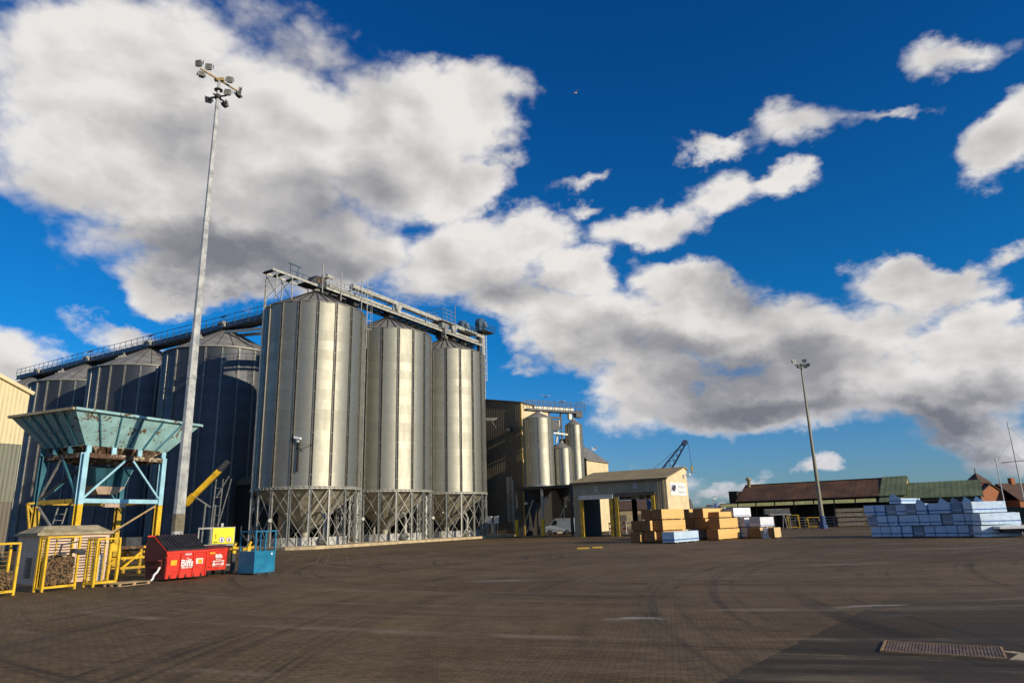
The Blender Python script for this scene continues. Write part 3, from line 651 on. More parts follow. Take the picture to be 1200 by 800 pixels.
# ------------------------------------------------------------------ blue hopper tower
HP = T('loading_hopper', 'large rust-flecked turquoise hopper on a pale blue and yellow leg frame', 'hopper', -24.1, 37.0, 0, 23.5)
LX, LY = 8.6, 5.7; zt = 8.88; zb = 7.05; bx0, bx1, by0, by1 = 1.55, 7.0, 1.0, 4.7
top = [(0, 0, zt), (LX, 0, zt), (LX, LY, zt), (0, LY, zt)]; bot = [(bx0, by0, zb), (bx1, by0, zb), (bx1, by1, zb), (bx0, by1, zb)]
names = ('front', 'right', 'back', 'left')
V = [Vector(p) for p in top]; B = [Vector(p) for p in bot]
cen = Vector((4.3, 2.85, 8))
for i in range(4):
    j = (i+1) % 4; n = (V[j]-V[i]).cross(B[i]-V[i]).normalized()
    if n.dot(V[i]-cen) < 0: n = -n
    f = MB(); th_ = n*.02
    f.hexa([V[i]-th_, V[j]-th_, V[j], V[i]], [B[i]-th_, B[j]-th_, B[j], B[i]])
    f.build('funnel_panel', M['turq'], HP)
    f = MB(); nn = 6 if i % 2 == 0 else 6
    for k in range(nn+1):
        s_ = k/nn; a = V[i].lerp(V[j], s_)+n*.05; b = B[i].lerp(B[j], s_)+n*.05
        if 0 < k < nn: f.bar(a+(b-a)*.03, a+(b-a)*.985, .06, .11)
    f.build('rib', M['turq_rib'], HP)
    f = MB(); f.bar(V[i]+n*.05-Vector((0, 0, .02)), V[j]+n*.05-Vector((0, 0, .02)), .16, .14); f.build('rim', M['turq'] if i == 0 else M['kiosk_roof'], HP)
# lower chute section between the funnel and the frame
zf = 6.75
c2 = [(2.9, 1.9, 6.1), (5.4, 1.9, 6.1), (5.4, 3.8, 6.1), (2.9, 3.8, 6.1)]
f = MB()
for i in range(4):
    j = (i+1) % 4; f.quad(Vector(bot[i])-Vector((0, 0, .01)), Vector(bot[j])-Vector((0, 0, .01)), c2[j], c2[i])
for k in range(6):
    s_ = (k+.5)/6; f.bar(Vector(bot[0]).lerp(Vector(bot[1]), s_)-Vector((0, .05, .05)), Vector(c2[0]).lerp(Vector(c2[1]), s_)-Vector((0, .05, 0)), .07, .1)
    f.bar(Vector(bot[3]).lerp(Vector(bot[0]), s_)-Vector((.05, 0, .05)), Vector(c2[3]).lerp(Vector(c2[0]), s_)-Vector((.05, 0, 0)), .07, .1)
f.build('lower_funnel', M['rust_beam'], HP)
for (x, y) in ((1.75, .95), (3.3, .95), (5.0, .95), (6.7, .95), (1.45, 2.1), (1.45, 3.4), (1.45, 4.5)):
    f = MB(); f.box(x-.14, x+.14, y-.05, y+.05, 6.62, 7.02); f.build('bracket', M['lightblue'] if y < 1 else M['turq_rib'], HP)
LEG = ((1.6, 1.0), (6.75, 1.0), (1.6, 4.6), (6.75, 4.6))
for (x, y) in LEG:
    f = MB(); w_ = .15
    for (z0, z1, m_) in ((3.75, 6.62, 0), (.02, 3.75, 1)):
        f.box(x-w_, x+w_, y-.16, y-.12, z0, z1, m_); f.box(x-w_, x+w_, y+.12, y+.16, z0, z1, m_); f.box(x-.02, x+.02, y-.12, y+.12, z0, z1, m_)
    f.box(x-.25, x+.25, y-.25, y+.25, 0, .02, 1)
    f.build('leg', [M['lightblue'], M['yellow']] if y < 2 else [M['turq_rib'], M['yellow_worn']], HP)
for (p, q, m_) in (((1.75, 1.0), (6.6, 1.0), 'rust_beam'), ((1.6, 1.16), (1.6, 4.44), 'rust_beam'), ((6.75, 1.16), (6.75, 4.44), 'rust_beam'), ((1.75, 4.6), (6.6, 4.6), 'rust_beam')):
    f = MB(); f.bar((*p, 6.48), (*q, 6.48), .22, .26); f.build('top_beam', M[m_], HP)
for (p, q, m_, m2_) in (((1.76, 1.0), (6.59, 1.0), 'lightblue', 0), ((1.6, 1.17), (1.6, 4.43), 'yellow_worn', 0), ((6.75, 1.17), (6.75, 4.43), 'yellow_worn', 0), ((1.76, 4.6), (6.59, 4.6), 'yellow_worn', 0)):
    f = MB(); f.bar((*p, 3.95), (*q, 3.95), .18, .24); f.build('middle_beam', M[m_], HP)
for (a, b, m_) in (((1.75, .93, 4.1), (4.1, .93, 6.32), 'lightblue'), ((6.6, .93, 4.15), (4.6, .93, 6.32), 'lightblue'), ((1.53, 1.2, 4.2), (1.53, 2.75, 6.3), 'turq_rib'), ((1.53, 4.4, 4.1), (1.53, 2.9, 6.3), 'galv'), ((1.55, 4.4, 4.1), (1.8, 1.2, 6.0), 'galv_dark'),
                (( 6.6, 1.1, 3.7), (3.2, 4.5, .4), 'pallet'), ((1.5, 4.3, 3.7), (1.5, 1.3, 1.2), 'galv'), ((1.9, 4.6, 4.1), (4.1, 4.6, 6.3), 'turq_rib'), ((6.5, 4.6, 4.1), (4.6, 4.6, 6.3), 'turq_rib')):
    f = MB(); f.bar(a, b, .10, .10); f.build('brace', M[m_], HP)
f = MB(); c3 = [(3.5, 2.2, 4.4), (4.7, 2.2, 4.4), (4.7, 3.2, 4.4), (3.5, 3.2, 4.4)]; c4 = [(3.1, 2.0, 4.85), (5.1, 2.0, 4.85), (5.1, 3.4, 4.85), (3.1, 3.4, 4.85)]
f.hexa(c3, c4); f.bar((4.1, 1.95, 4.84), (4.1, 2.16, 4.42), .05); f.build('discharge_chute', M['pink_paint'], HP)
f = MB(); f.hexa([(3.15, 2.03, 4.86), (5.05, 2.03, 4.86), (5.05, 3.37, 4.86), (3.15, 3.37, 4.86)], [(2.9, 1.9, 5.9), (5.4, 1.9, 5.9), (5.4, 3.8, 5.9), (2.9, 3.8, 5.9)])
for k in range(4): f.bar((2.95+k*.8, 1.85, 5.88), (3.2+k*.6, 1.98, 4.88), .07, .06); f.build('feed_box', M['turq_rib'], HP)
f = MB(); f.box(3.1, 4.4, .9, 1.1, 3.6, 3.80); f.build('tie_plate', M['pink_paint'], HP)
f = MB(); f.bar((1.45, 4.7, 3.4), (1.1, 4.7, 3.9), .12); f.bar((1.1, 4.7, 3.9), (1.5, 4.7, 3.95), .12); f.bar((1.1, 4.7, 3.9), (1.45, 4.7, 2.3), .10); f.build('bracket', M['yellow_worn'], HP)
f = MB(); ladder(f, (2.6, 4.9, 0.1), (3.3, 4.9, 3.7), .55, step=.35, r=.03); f.build('ladder', M['galv'], HP)

# ------------------------------------------------------------------ things along the yard edge on the left
KI = T('transformer_kiosk', 'pinkish beige louvred kiosk with a hipped mossy lid behind the yellow cages', 'kiosk', -21.67, 32.0, 0, 36); KI.scale = (1.16, 1, 1)
f = MB(); f.box(.03, 2.62, .03, 2.5, 0, 2.12); f.build('body', M['kiosk'], KI)
f = MB(); f.hexa([(-.1, -.1, 2.123), (2.75, -.1, 2.123), (2.75, 2.65, 2.123), (-.1, 2.65, 2.123)], [(-.1, -.1, 2.24), (2.75, -.1, 2.24), (2.75, 2.65, 2.24), (-.1, 2.65, 2.24)])
f.hexa([(-.02, -.02, 2.243), (2.67, -.02, 2.243), (2.67, 2.57, 2.243), (-.02, 2.57, 2.243)], [(.35, .6, 2.55), (2.3, .6, 2.55), (2.3, 1.9, 2.55), (.35, 1.9, 2.55)]); f.build('roof', M['kiosk_roof'], KI)
for (x0, x1) in ((.12, 1.25), (1.38, 2.5)):
    f = MB(); f.box(x0, x0+.05, -.03, .028, .12, 2.05); f.box(x1-.05, x1, -.03, .028, .12, 2.05); f.box(x0+.051, x1-.051, -.03, .028, 1.99, 2.05); f.box(x0+.051, x1-.051, -.03, .028, .12, .18)
    z = .24
    while z < 1.95: f.hexa([(x0+.06, -.035, z), (x1-.06, -.035, z), (x1-.06, .028, z+.05), (x0+.06, .028, z+.05)], [(x0+.06, -.035, z+.022), (x1-.06, -.035, z+.022), (x1-.06, .028, z+.075), (x0+.06, .028, z+.075)]); z += .125
    f.build('louvred_door', M['kiosk'], KI)
    f = MB(); f.box(x0+.05, x1-.05, .026, .0295, .18, 1.99); f.build('shadow_gap', M['black_plastic'], KI)
f = MB()
for k in range(10): f.box(-.03, .029, .3, 1.1, .3+k*.09, .34+k*.09)
f.build('side_vent', M['galv_dark'], KI)

def stillage(label, x, y, W, H, D, az, bars=0):
    t = T('steel_stillage', label, 'stillage', x, y, 0, az, 'yellow steel stillages on the yard edge')
    for (a, b) in ((.035, .035), (W-.035, .035), (.035, D-.035), (W-.035, D-.035)):
        f = MB(); f.box(a-.04, a+.04, b-.04, b+.04, .01, H-.072); f.build('post', M['yellow'], t)
    f = MB()
    for b in (.035, D-.035): f.box(0, W, b-.035, b+.035, H-.07, H)
    for a in (.035, W-.035): f.box(a-.035, a+.035, .072, D-.072, H-.068, H-.002)
    f.build('top_frame', M['yellow'], t)
    f = MB()
    for b in (.035, D-.035): f.box(.072, W-.072, b-.035, b+.035, .12, .19)
    for a in (.035, W-.035): f.box(a-.035, a+.035, .072, D-.072, .12, .19)
    f.box(.05, W-.05, .05, D-.05, .191, .20); f.build('base_frame', M['yellow'], t)
    for k in range(bars):
        a = .035+(W-.07)*(k+1)/(bars+1)
        f = MB(); f.box(a-.02, a+.02, D-.05, D-.01, .2, H-.07); f.build('bar', M['yellow'], t)
    for k in range(2):
        f = MB(); b = D*(k+1)/3; f.box(.01, .05, b-.02, b+.02, .2, H-.07); f.build('bar', M['yellow'], t)
    # thin welded mesh on the back and sides
    f = MB()
    for k in range(int(H/.16)): z = .28+k*.16; f.bar((.04, D-.02, z), (W-.04, D-.02, z), .008); f.bar((.02, .06, z), (.02, D-.05, z), .008)
    f.build('mesh_panel', M['yellow_worn'], t)
    return t
def scrap(label, x, y, W, D, z1, az, seed, n=900):
    rnd = random.Random(seed); f = MB()
    for i in range(n):
        a = rnd.uniform(.09, W-.09); b = (rnd.uniform(.08, .35) if rnd.random() < .6 else rnd.uniform(.08, max(.36, D-.1))); z = rnd.uniform(.24, z1)+(.08*math.sin(a*5+seed) if i % 3 == 0 else 0)
        L = rnd.uniform(.05, .13); r = rnd.uniform(.02, .042); ang = rnd.uniform(0, math.pi); el = rnd.uniform(-.9, .9)
        d = Vector((math.cos(ang)*math.cos(el), math.sin(ang)*math.cos(el)*.6, math.sin(el)))*L/2; c = Vector((min(max(a, .12), W-.12), max(b, .12), max(z, .26)))
        f.bar(c-d, c+d, r*1.7, r*rnd.uniform(.9, 2), mi=rnd.choice((0, 0, 0, 1)))
    f.box(.1, W-.1, .3, D-.09, .205, z1-.12, mi=1)
    o = place(f.build('scrap_pile', [M['logs'], M['logs_dark']]), x, y, 0, az)
    return tag(o, label, 'scrap', None, 'stuff')
stillage('yellow cage stillage at the edge of the yard, low-filled with scrap, cut off at left', -19.35, 25.3, 1.55, 1.9, .6, 24)
scrap('mixed timber and metal offcuts in the low-filled yellow stillage', -19.35, 25.3, 1.55, .6, .85, 24, 3, 800)
stillage('tall yellow cage stillage heaped with brown scrap pieces in front of the louvred kiosk', -18.39, 27.7, 1.40, 2.08, .5, 21, 1)
scrap('brown timber and metal offcuts heaped in the tall yellow stillage', -18.39, 27.7, 1.40, .5, 1.28, 21, 5, 1500)
stillage('empty yellow cage stillage with thin bars, next to the flat pallet', -17.5, 29.5, 1.10, 1.95, .6, 22, 3)
f = MB(); f.bar((-.35, 0, 0), (-.28, 0, .33), .05); f.bar((-.28, 0, .33), (.45, .05, .42), .05); f.bar((-.35, 0, 0), (-.1, 0, 0), .14, .1); f.bar((.2, 0, .08), (.75, .1, 0), .22, .16)
place(tag(f.build('scrap_handle', M['galv_dark']), 'bent dark steel handle lying on top of the scrap heap', 'scrap handle'), -18.0, 28.4, 1.42, 21)
t = T('ribbed_drum', 'pale ribbed cylinder with a bent pipe standing between the kiosk and the stillages', 'drum', -18.35, 31.2, 0, 30)
f = MB(); pr = []
for k in range(12): pr += [(.21, .05+k*.1), (.24, .075+k*.1), (.21, .1+k*.1)]
f.lathe(pr+[(.05, 1.28)], 16); f.build('body', M['white_dirty'], t)
f = MB(); f.tube([(0, 0, 1.28), (.0, 0, 1.5), (-.12, 0, 1.68), (-.35, 0, 1.72)], .035, 8); f.build('pipe', M['galv_dark'], t)
def pallet(t, W=1.2, D=.95):
    for y in (0, D/2-.05, D-.1):
        for x in (0, W/2-.06, W-.12):
            f = MB(); f.box(x, x+.12, y, y+.1, .02, .10); f.build('block', M['pallet'], t)
    for y in (0, D/2-.05, D-.1): f = MB(); f.box(0, W, y, y+.1, 0, .019); f.build('bottom_board', M['pallet'], t)
    for k in range(7): f = MB(); y = k*(D-.1)/6; f.box(0, W, y, y+.1, .101, .122); f.build('top_board', M['pallet'], t)
pallet(T('wooden_pallet', 'low pale wooden pallet on the ground in front of the big red skip bin', 'pallet', -16.42, 29.5, 0, 22), 1.5, .9)
t = T('plastic_tube', 'crumpled white plastic tube leaning against the big red bin', 'plastic tube', -15.95, 31.15, 0, 30)
f = MB(); f.tube([(-.1, -.05, .07), (.06, 0, .16), (.14, .05, .32), (.3, .1, .42), (.42, .12, .62)], .045, 8); f.build('tube', M['white'], t)
f = MB(); f.tube([(-.16, -.07, .07), (-.08, -.04, .085)], .055, 8); f.build('cap', M['black_plastic'], t)

# yellow steel frame under the hopper
YF = T('yellow_trestle', 'low worn yellow steel trestle with crossed braces and a brown deck beneath the hopper', 'trestle', -21.0, 37.4, 0, 26)
for y in (0, 1.3):
    for x in (0, 1.25, 2.55): f = MB(); f.box(x-.07, x+.07, y-.06, y+.06, .02, 1.3); f.build('post', M['yellow_worn'], YF)
    for z in (.35, .85): f = MB(); f.bar((.08, y-.07, z), (2.48, y-.07, z), .08, .12); f.build('rail', M['yellow'] if z > .5 else M['yellow_worn'], YF)
    f = MB(); f.bar((.08, y-.15, .3), (1.2, y-.15, 1.15), .08, .1); f.bar((2.48, y-.15, .3), (1.3, y-.15, 1.15), .08, .1); f.build('brace', M['yellow'], YF)
f = MB(); f.box(-.1, 2.7, -.15, 1.45, 1.303, 1.45); f.build('deck', M['rust_beam'], YF)
f = MB(); f.box(1.3, 2.3, -.16, -.151, 1.33, 1.43); f.build('painted_panel', M['yellow'], YF)
f = MB(); f.box(.9, 2.6, .8, 1.3, 1.451, 1.9); f.build('dark_box', M['galv_dark'], YF)
f = MB(); f.add([(-.75, -.3, 1.2), (-.1, -.3, 1.25), (-.2, -.3, 1.45), (-.75, -.3, 1.75), (-.75, -.2, 1.2), (-.1, -.2, 1.25), (-.2, -.2, 1.45), (-.75, -.2, 1.75)], [(0, 1, 2, 3), (7, 6, 5, 4), (0, 4, 5, 1), (1, 5, 6, 2), (2, 6, 7, 3), (3, 7, 4, 0)]); f.box(-.72, -.58, -.3, -.2, .02, 1.19); f.build('gusset_plate', M['yellow'], YF)

# red front-loader bin
D1 = T('waste_container', 'big red waste container with a sloping black ribbed lid', 'waste bin', -15.71, 31.8, 0, 29)
W_ = 2.06
f = MB(); prof = [(.0, .10), (-.04, 1.22), (.0, 1.27), (1.0, 1.93), (1.45, 1.93), (1.62, 1.2), (1.35, .10)]
f.extr([(a, b) for a, b in prof], 0, W_, 0)
f.build('body', [M['red']], D1)
f = MB(); pr2 = [(y-.0, z) for y, z in prof]; f.extr([(.03, .11), (-.01, 1.22), (.03, 1.26), (1.0, 1.90), (1.42, 1.90), (1.58, 1.2), (1.32, .11)], -.012, -.001)
f.build('side_shade_panel', M['red_dark'], D1)  # darker red sheet paints the shade on this end of the container
f = MB(); f.bar((-.03, -.03, 1.22), (W_+.03, -.03, 1.22), .08, .10); f.bar((-.03, .0, 1.0), (W_+.03, -.045, 1.0), .05, .05)
f.bar((-.03, 1.0, 1.95), (W_+.03, 1.0, 1.95), .07, .06); f.bar((-.03, 1.45, 1.95), (W_+.03, 1.45, 1.95), .06, .06); f.build('rim', M['red'], D1)
for x in (.02, .70, 1.36, W_-.02):
    f = MB(); f.bar((x, -.03, .12), (x, -.065, 1.17), .05, .05); f.build('rib', M['red'], D1)
f = MB(); sl = [Vector((0, .02, 1.295)), Vector((0, .98, 1.955))]; a, b = sl; nrm = Vector((0, -(b-a).z, (b-a).y)).normalized()
f.hexa([Vector((.02, 0, 0))+a, Vector((W_-.02, 0, 0))+a, Vector((W_-.02, 0, 0))+b, Vector((.02, 0, 0))+b], [Vector((.02, 0, 0))+a+nrm*.03, Vector((W_-.02, 0, 0))+a+nrm*.03, Vector((W_-.02, 0, 0))+b+nrm*.03, Vector((.02, 0, 0))+b+nrm*.03])
for k in range(12):
    x = .10+k*(W_-.2)/11; f.bar(Vector((x, 0, 0))+a+nrm*.045, Vector((x, 0, 0))+b+nrm*.045, .05, .05)
f.bar(Vector((.02, 0, 0))+a+nrm*.03, Vector((W_-.02, 0, 0))+a+nrm*.03, .08, .06)
f.build('lid', M['black_plastic'], D1)
for k in range(5):
    x = .22+k*.40; f = MB(); f.prism([(x-.04, -.06), (x+.04, -.06), (x+.04, -.028), (x-.04, -.028)], .10, .12); f.add([(x-.045, -.035, .101), (x+.045, -.035, .101), (x, -.042, .30)], [(0, 1, 2)]); f.build('drain_notch', M['rubber'], D1)
f = MB(); f.box(-.20, -.013, .25, 1.1, .55, .62); f.box(-.20, -.013, .25, 1.1, .86, .93); f.box(-.06, -.014, .25, 1.1, .621, .859); f.build('lifting_pocket', M['red_dark'], D1)  # pocket on the sunless end, its shade put into the darker red
f = MB(); f.box(W_+.001, W_+.2, .25, 1.1, .55, .62); f.box(W_+.001, W_+.2, .25, 1.1, .86, .93); f.build('lifting_pocket', M['red'], D1)
text('lettering', 'Biffa', .40, M['white'], D1, (1.05, -.052, .72), bold=.012)
text('lettering', '0800 307 307', .095, M['white'], D1, (1.05, -.045, .53), bold=.004, sx=1.05)
text('lettering', 'WASTE', .10, M['white'], D1, (1.05, -.068, 1.10), bold=.005)
text('lettering', 'www', .06, M['white'], D1, (1.05, -.055, .94), bold=.002)
f = MB(); f.box(.22, .52, -.045, -.040, .66, .88); f.build('sticker', M['orange_label'], D1)
f = MB(); f.box(1.50, 1.86, -.049, -.044, .66, .90); f.build('sticker', M['white'], D1)
f = MB(); f.box(1.58, 1.82, -.054, -.0495, .68, .86); f.build('sticker', M['orange_label'], D1)

# smaller wheeled bin
D2 = T('wheeled_bin', 'smaller red wheeled bin with a white notice beneath the yellow safety board', 'wheeled bin', -15.06, 34.5, 0, 28)
f = MB(); f.hexa([(.08, .08, .26), (1.17, .08, .26), (1.17, .90, .26), (.08, .90, .26)], [(0, 0, 1.18), (1.26, 0, 1.18), (1.26, .98, 1.18), (0, .98, 1.18)]); f.build('body', M['red'], D2)
f = MB(); f.box(-.03, 1.29, -.05, 1.02, 1.183, 1.25); f.build('rim', M['red'], D2)
f = MB(); f.extr([(-.04, 1.253), (.0, 1.31), (.35, 1.42), (.7, 1.42), (1.0, 1.33), (1.01, 1.253)], -.02, 1.28); f.build('lid', M['red_dark'], D2)
for (x, y) in ((.15, .12), (1.1, .12), (.15, .85), (1.1, .85)):
    f = MB(); f.tube([(x-.03, y, .10), (x+.03, y, .10)], .10, 14); f.box(x-.045, x+.045, y-.02, y+.06, .14, .259); f.build('wheel', M['rubber'], D2)
f = MB(); f.bar((.2, -.0, .62), (1.1, -.0, .62), .05, .04); f.bar((.12, .02, .45), (1.15, .02, .45), .04, .04); f.build('rib', M['red'], D2)
text('lettering', 'Biffa', .24, M['white'], D2, (.66, -.02, .90), bold=.010)
text('lettering', '0800 307 307', .055, M['white'], D2, (.66, -.02, .76), bold=.002)
f = MB(); f.hexa([(.33, .010, .42), (.98, .010, .42), (.98, .018, .42), (.33, .018, .42)], [(.33, -.035, .70), (.98, -.035, .70), (.98, -.026, .70), (.33, -.026, .70)]); f.build('notice', M['white'], D2)
for k in range(3): text('lettering', ('MIXED WASTE', 'NO HOT ASHES', 'NO LIQUIDS')[k], .06, M['red_ink'], D2, (.655, -.046+.012*k, .645-.075*k), rot=(80, 0, 0), bold=.001)
f = MB(); f.box(.12, .42, -.03, -.022, 1.02, 1.10); f.build('sticker', M['orange_label'], D2)

# safety board on a galvanised barrier
SG = T('safety_board', 'bright yellow safety board hung on a grey barrier behind the small red bin', 'sign', -17.35, 38.2, 0, 62)
f = MB()
for x in (.1, .75, 1.9): f.bar((x, 0, 0), (x, 0, 2.3), .07)
for z in (2.25, 1.35, .3): f.bar((.065, 0, z), (1.94, 0, z), .06, .09)
f.build('barrier', M['galv'], SG)
f = MB(); f.box(.80, 1.90, -.09, -.06, 1.42, 2.26); f.build('board', M['sign_yellow'], SG)
f = MB(); f.box(1.2, 1.32, -.05, 0, 2.30, 2.5); f.build('lamp', M['white_dirty'], SG)
for x in (1.28, 1.65):
    f = MB(); f.tube([(x, -.098, 1.62), (x, -.091, 1.62)], .15, 20); f.build('symbol', M['red_ink'] if x > 1.5 else M['blue_ink'], SG)
    f = MB(); f.tube([(x, -.105, 1.62), (x, -.0985, 1.62)], .125, 20); f.build('symbol', M['white'], SG)
    f = MB(); f.tube([(x, -.111, 1.66), (x, -.1055, 1.66)], .035, 12); f.box(x-.04, x+.04, -.111, -.1055, 1.54, 1.62); f.build('symbol', M['black_ink'], SG)
text('lettering', '!', .30, M['red_ink'], SG, (.96, -.095, 1.80), bold=.01)
f = MB(); f.box(.86, 1.08, -.096, -.091, 1.47, 1.52); f.build('symbol', M['black_ink'], SG)

# forklift man cage
MC = T('man_cage', 'blue forklift man cage with solid lower panels and open rails above', 'man cage', -12.76, 34.5, 0, 28)
L_, D_, H_ = 1.3, 1.1, 2.05
f = MB(); f.box(0, L_, 0, .04, .08, 1.08); f.build('panel', M['cage_blue'], MC)
f = MB(); f.box(0, .04, .041, D_, .08, 1.08); f.build('panel', M['cage_blue'], MC)
f = MB(); f.box(L_-.04, L_, .041, D_, .08, 1.08); f.build('panel', M['cage_blue'], MC)
f = MB(); f.box(.041, L_-.041, D_-.04, D_, .08, 1.08); f.build('panel', M['cage_blue'], MC)
f = MB(); f.box(.02, L_-.02, .02, D_-.02, .03, .079); f.box(.2, .45, -.02, D_, .0, .075); f.box(.85, 1.1, -.02, D_, .0, .075); f.build('floor', M['galv_dark'], MC)
for (x, y) in ((.03, .03), (L_-.03, .03), (.03, D_-.03), (L_-.03, D_-.03), (L_/2, .03)):
    f = MB(); f.box(x-.03, x+.03, y-.03, y+.03, 1.081, H_-.06); f.build('upright', M['cage_blue'], MC)
f = MB(); f.box(0, L_, 0, .06, H_-.059, H_); f.box(0, L_, D_-.06, D_, H_-.059, H_); f.box(0, .06, .061, D_-.061, H_-.059, H_); f.box(L_-.06, L_, .061, D_-.061, H_-.059, H_); f.build('top_rail', M['cage_blue'], MC)
f = MB(); f.box(L_-.28, L_-.20, -.012, -.001, .88, .98); f.build('label_plate', M['white'], MC)
f = MB(); f.bar((.0, .5, 1.5), (.0, 1.0, 1.9), .07); f.bar((.02, 1.1, 1.08), (.02, 1.1, 2.3), .04); f.build('gate_latch', M['galv_dark'], MC)

# yellow and dark brackets between the bins and the cage
for i, (x, y, lb) in enumerate(((-14.7, 36.6, 'upright yellow and grey steel bracket right behind the small red bin'), (-14.2, 37.3, 'upright yellow and grey steel bracket nearest the blue cage'))):
    t = T('steel_bracket', lb, 'bracket', x, y, 0, 30, 'brackets between bin and cage')
    f = MB(); f.box(0, .22, 0, .1, .1, .95); f.box(0, .10, 0, .8, .0, .099); f.build('post', M['grey_wood'] if i else M['galv_dark'], t)
    f = MB(); f.box(0, .2, -.03, .12, .951, 1.3); f.bar((.1, .02, 1.3), (.22, .02, 1.5), .1); f.build('cap', M['yellow'], t)
    f = MB(); f.bar((-.3, .1, 1.1), (.6, .1, 1.25), .09, .12); f.build('arm', M['yellow_worn'], t)

# small conveyor (auger) leaning up by the rear silo
AU = T('grain_auger', 'slanting yellow auger conveyor on thin steel legs in front of the dark rear silo', 'auger', -23.66, 50.0, 0, 90)
f = MB(); f.bar((0.55, 0, 4.6), (2.2, .1, 6.35), .28, .34); f.build('trough', M['yellow'], AU)
f = MB()
for k in range(7): a = Vector((-.02+k*.085, 0, 4.02+k*.09)); f.bar(a, a+Vector((.05, 0, .053)), .36, .42)
f.bar((-.05, 0, 4.0), (.55, 0, 4.6), .22, .24); f.build('guard', M['yellow'], AU)
f = MB(); f.bar((2.2, .1, 6.35), (2.75, .13, 6.95), .4, .3); f.build('head', M['galv_dark'], AU)
f = MB(); f.bar((.6, -.1, 4.55), (1.75, .1, 3.75), .09); f.build('strut', M['galv'], AU)
for (x, d) in ((1.35, -.1), (1.95, .15)):
    f = MB(); f.bar((x, d, 0), (x+.12, d, 3.9), .08); f.build('leg', M['galv'], AU)
f = MB(); ladder(f, (2.05, .1, 0), (2.25, .1, 5.7), .5, step=.6, r=.03); f.bar((2.1, .1, 4.4), (2.9, .1, 5.9), .06); f.bar((2.3, .1, 2.0), (3.1, .1, 5.7), .05); f.build('ladder', M['galv'], AU)

# ------------------------------------------------------------------ cream cladded building at the left edge
LB = T('clad_building', 'tall building end with cream over olive cladding at the far left edge', 'building', -43.32, 60.0, 0, 210)
# local X runs towards the camera (bearing 210); sunny face is +Y
Lw = 26
f = MB(); f.extr([(0, 0), (0, 1)], 0, 0) if False else None
def rake(x): return 14.46+x*.42
f = MB(); f.hexa([(0, -20, 9.9), (13, -20, 9.9), (13, 0, 9.9), (0, 0, 9.9)], [(0, -20, rake(0)), (13, -20, rake(13)), (13, 0, rake(13)), (0, 0, rake(0))]); f.hexa([(13, -20, 9.9), (26, -20, 9.9), (26, 0, 9.9), (13, 0, 9.9)], [(13, -20, rake(13)), (26, -20, rake(0)), (26, 0, rake(0)), (13, 0, rake(13))]); f.build('upper_wall', M['cream_clad'], LB)
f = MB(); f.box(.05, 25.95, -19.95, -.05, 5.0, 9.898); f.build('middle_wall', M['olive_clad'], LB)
f = MB(); f.box(.08, 25.9, -19.9, -.08, 0, 4.998); f.build('lower_wall', M['brown_clad'], LB)
f = MB(); f.bar((-.25, .12, rake(-.3)+.12), (13, .12, rake(13)+.12), .3, .3); f.bar((13, .12, rake(13)+.12), (26.2, .12, rake(0)+.12), .3, .3); f.build('verge_trim', M['cream_wall'], LB)
f = MB(); f.hexa([(-.3, -20.3, rake(-.3)+.01), (13, -20.3, rake(13)+.01), (13, .0, rake(13)+.01), (-.3, .0, rake(-.3)+.01)], [(-.3, -20.3, rake(-.3)+.1), (13, -20.3, rake(13)+.1), (13, .0, rake(13)+.1), (-.3, .0, rake(-.3)+.1)]); f.build('roof', M['grey_roof'], LB)

# ------------------------------------------------------------------ tall brown warehouse beside the silos
WH = T('warehouse', 'tall windowless brown warehouse whose narrow sunny side shows cream behind the small silos', 'warehouse', 1.0, 108.0, 0, 120)
f = MB(); f.hexa([(-30, 0, 0), (0, 0, 0), (0, 9.5, 0), (-30, 9.5, 0)], [(-30, 0, 25.8), (0, 0, 20.5), (0, 9.5, 20.5), (-30, 9.5, 25.8)]); f.build('walls', M['brown_clad'], WH)
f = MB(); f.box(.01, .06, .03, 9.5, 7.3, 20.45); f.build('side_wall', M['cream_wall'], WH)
f = MB(); f.box(.01, .05, .03, 9.5, 0, 7.29); f.build('side_wall_shade', M['black_wall'], WH)  # black panel paints the shade beneath the small silo stand
f = MB(); f.hexa([(-30, -.2, 25.81), (.3, -.2, 20.46), (.3, 9.8, 20.46), (-30, 9.8, 25.81)], [(-30, -.2, 25.95), (.3, -.2, 20.6), (.3, 9.8, 20.6), (-30, 9.8, 25.95)]); f.build('roof', M['trim'], WH)
f = MB(); f.bar((.2, -.15, 0), (.2, -.15, 20.3), .14); f.build('corner_trim', M['yellow_worn'], WH)
t = T('door_canopy', 'small slanting canopy on the brown warehouse wall above and left of the floodlight', 'canopy', -4.6, 108.8, 17.5, 120)
f = MB(); f.hexa([(-1.5, -1.6, .3), (2.2, -1.6, -.1), (2.2, 0, .5), (-1.5, 0, .9)], [(-1.5, -1.6, .45), (2.2, -1.6, .05), (2.2, 0, .65), (-1.5, 0, 1.05)]); f.build('sheet', M['grey_roof'], t)
f = MB(); f.bar((1.9, -1.4, 0), (1.9, 0, -.9), .1); f.bar((-.8, -1.4, .3), (-.8, 0, -.6), .1); f.build('strut', M['galv'], t)
t = T('wall_floodlight', 'small dark floodlight on the brown warehouse wall beside the cream strip', 'floodlight', -.5, 108.2, 16.2, 120)
f = MB(); f.box(-.5, .3, -.9, -.2, -.3, .4); f.bar((-.1, -.2, 0), (-.1, .6, .1), .12); f.build('casing', M['galv_dark'], t)
f = MB(); f.box(-.42, .22, -.93, -.903, -.25, .2); f.build('lens', M['lamp_glass'], t)
t = T('caged_ladder', 'short caged ladder standing against the brown warehouse wall beside the small silos', 'ladder', -.95, 105.5, 0, 120)
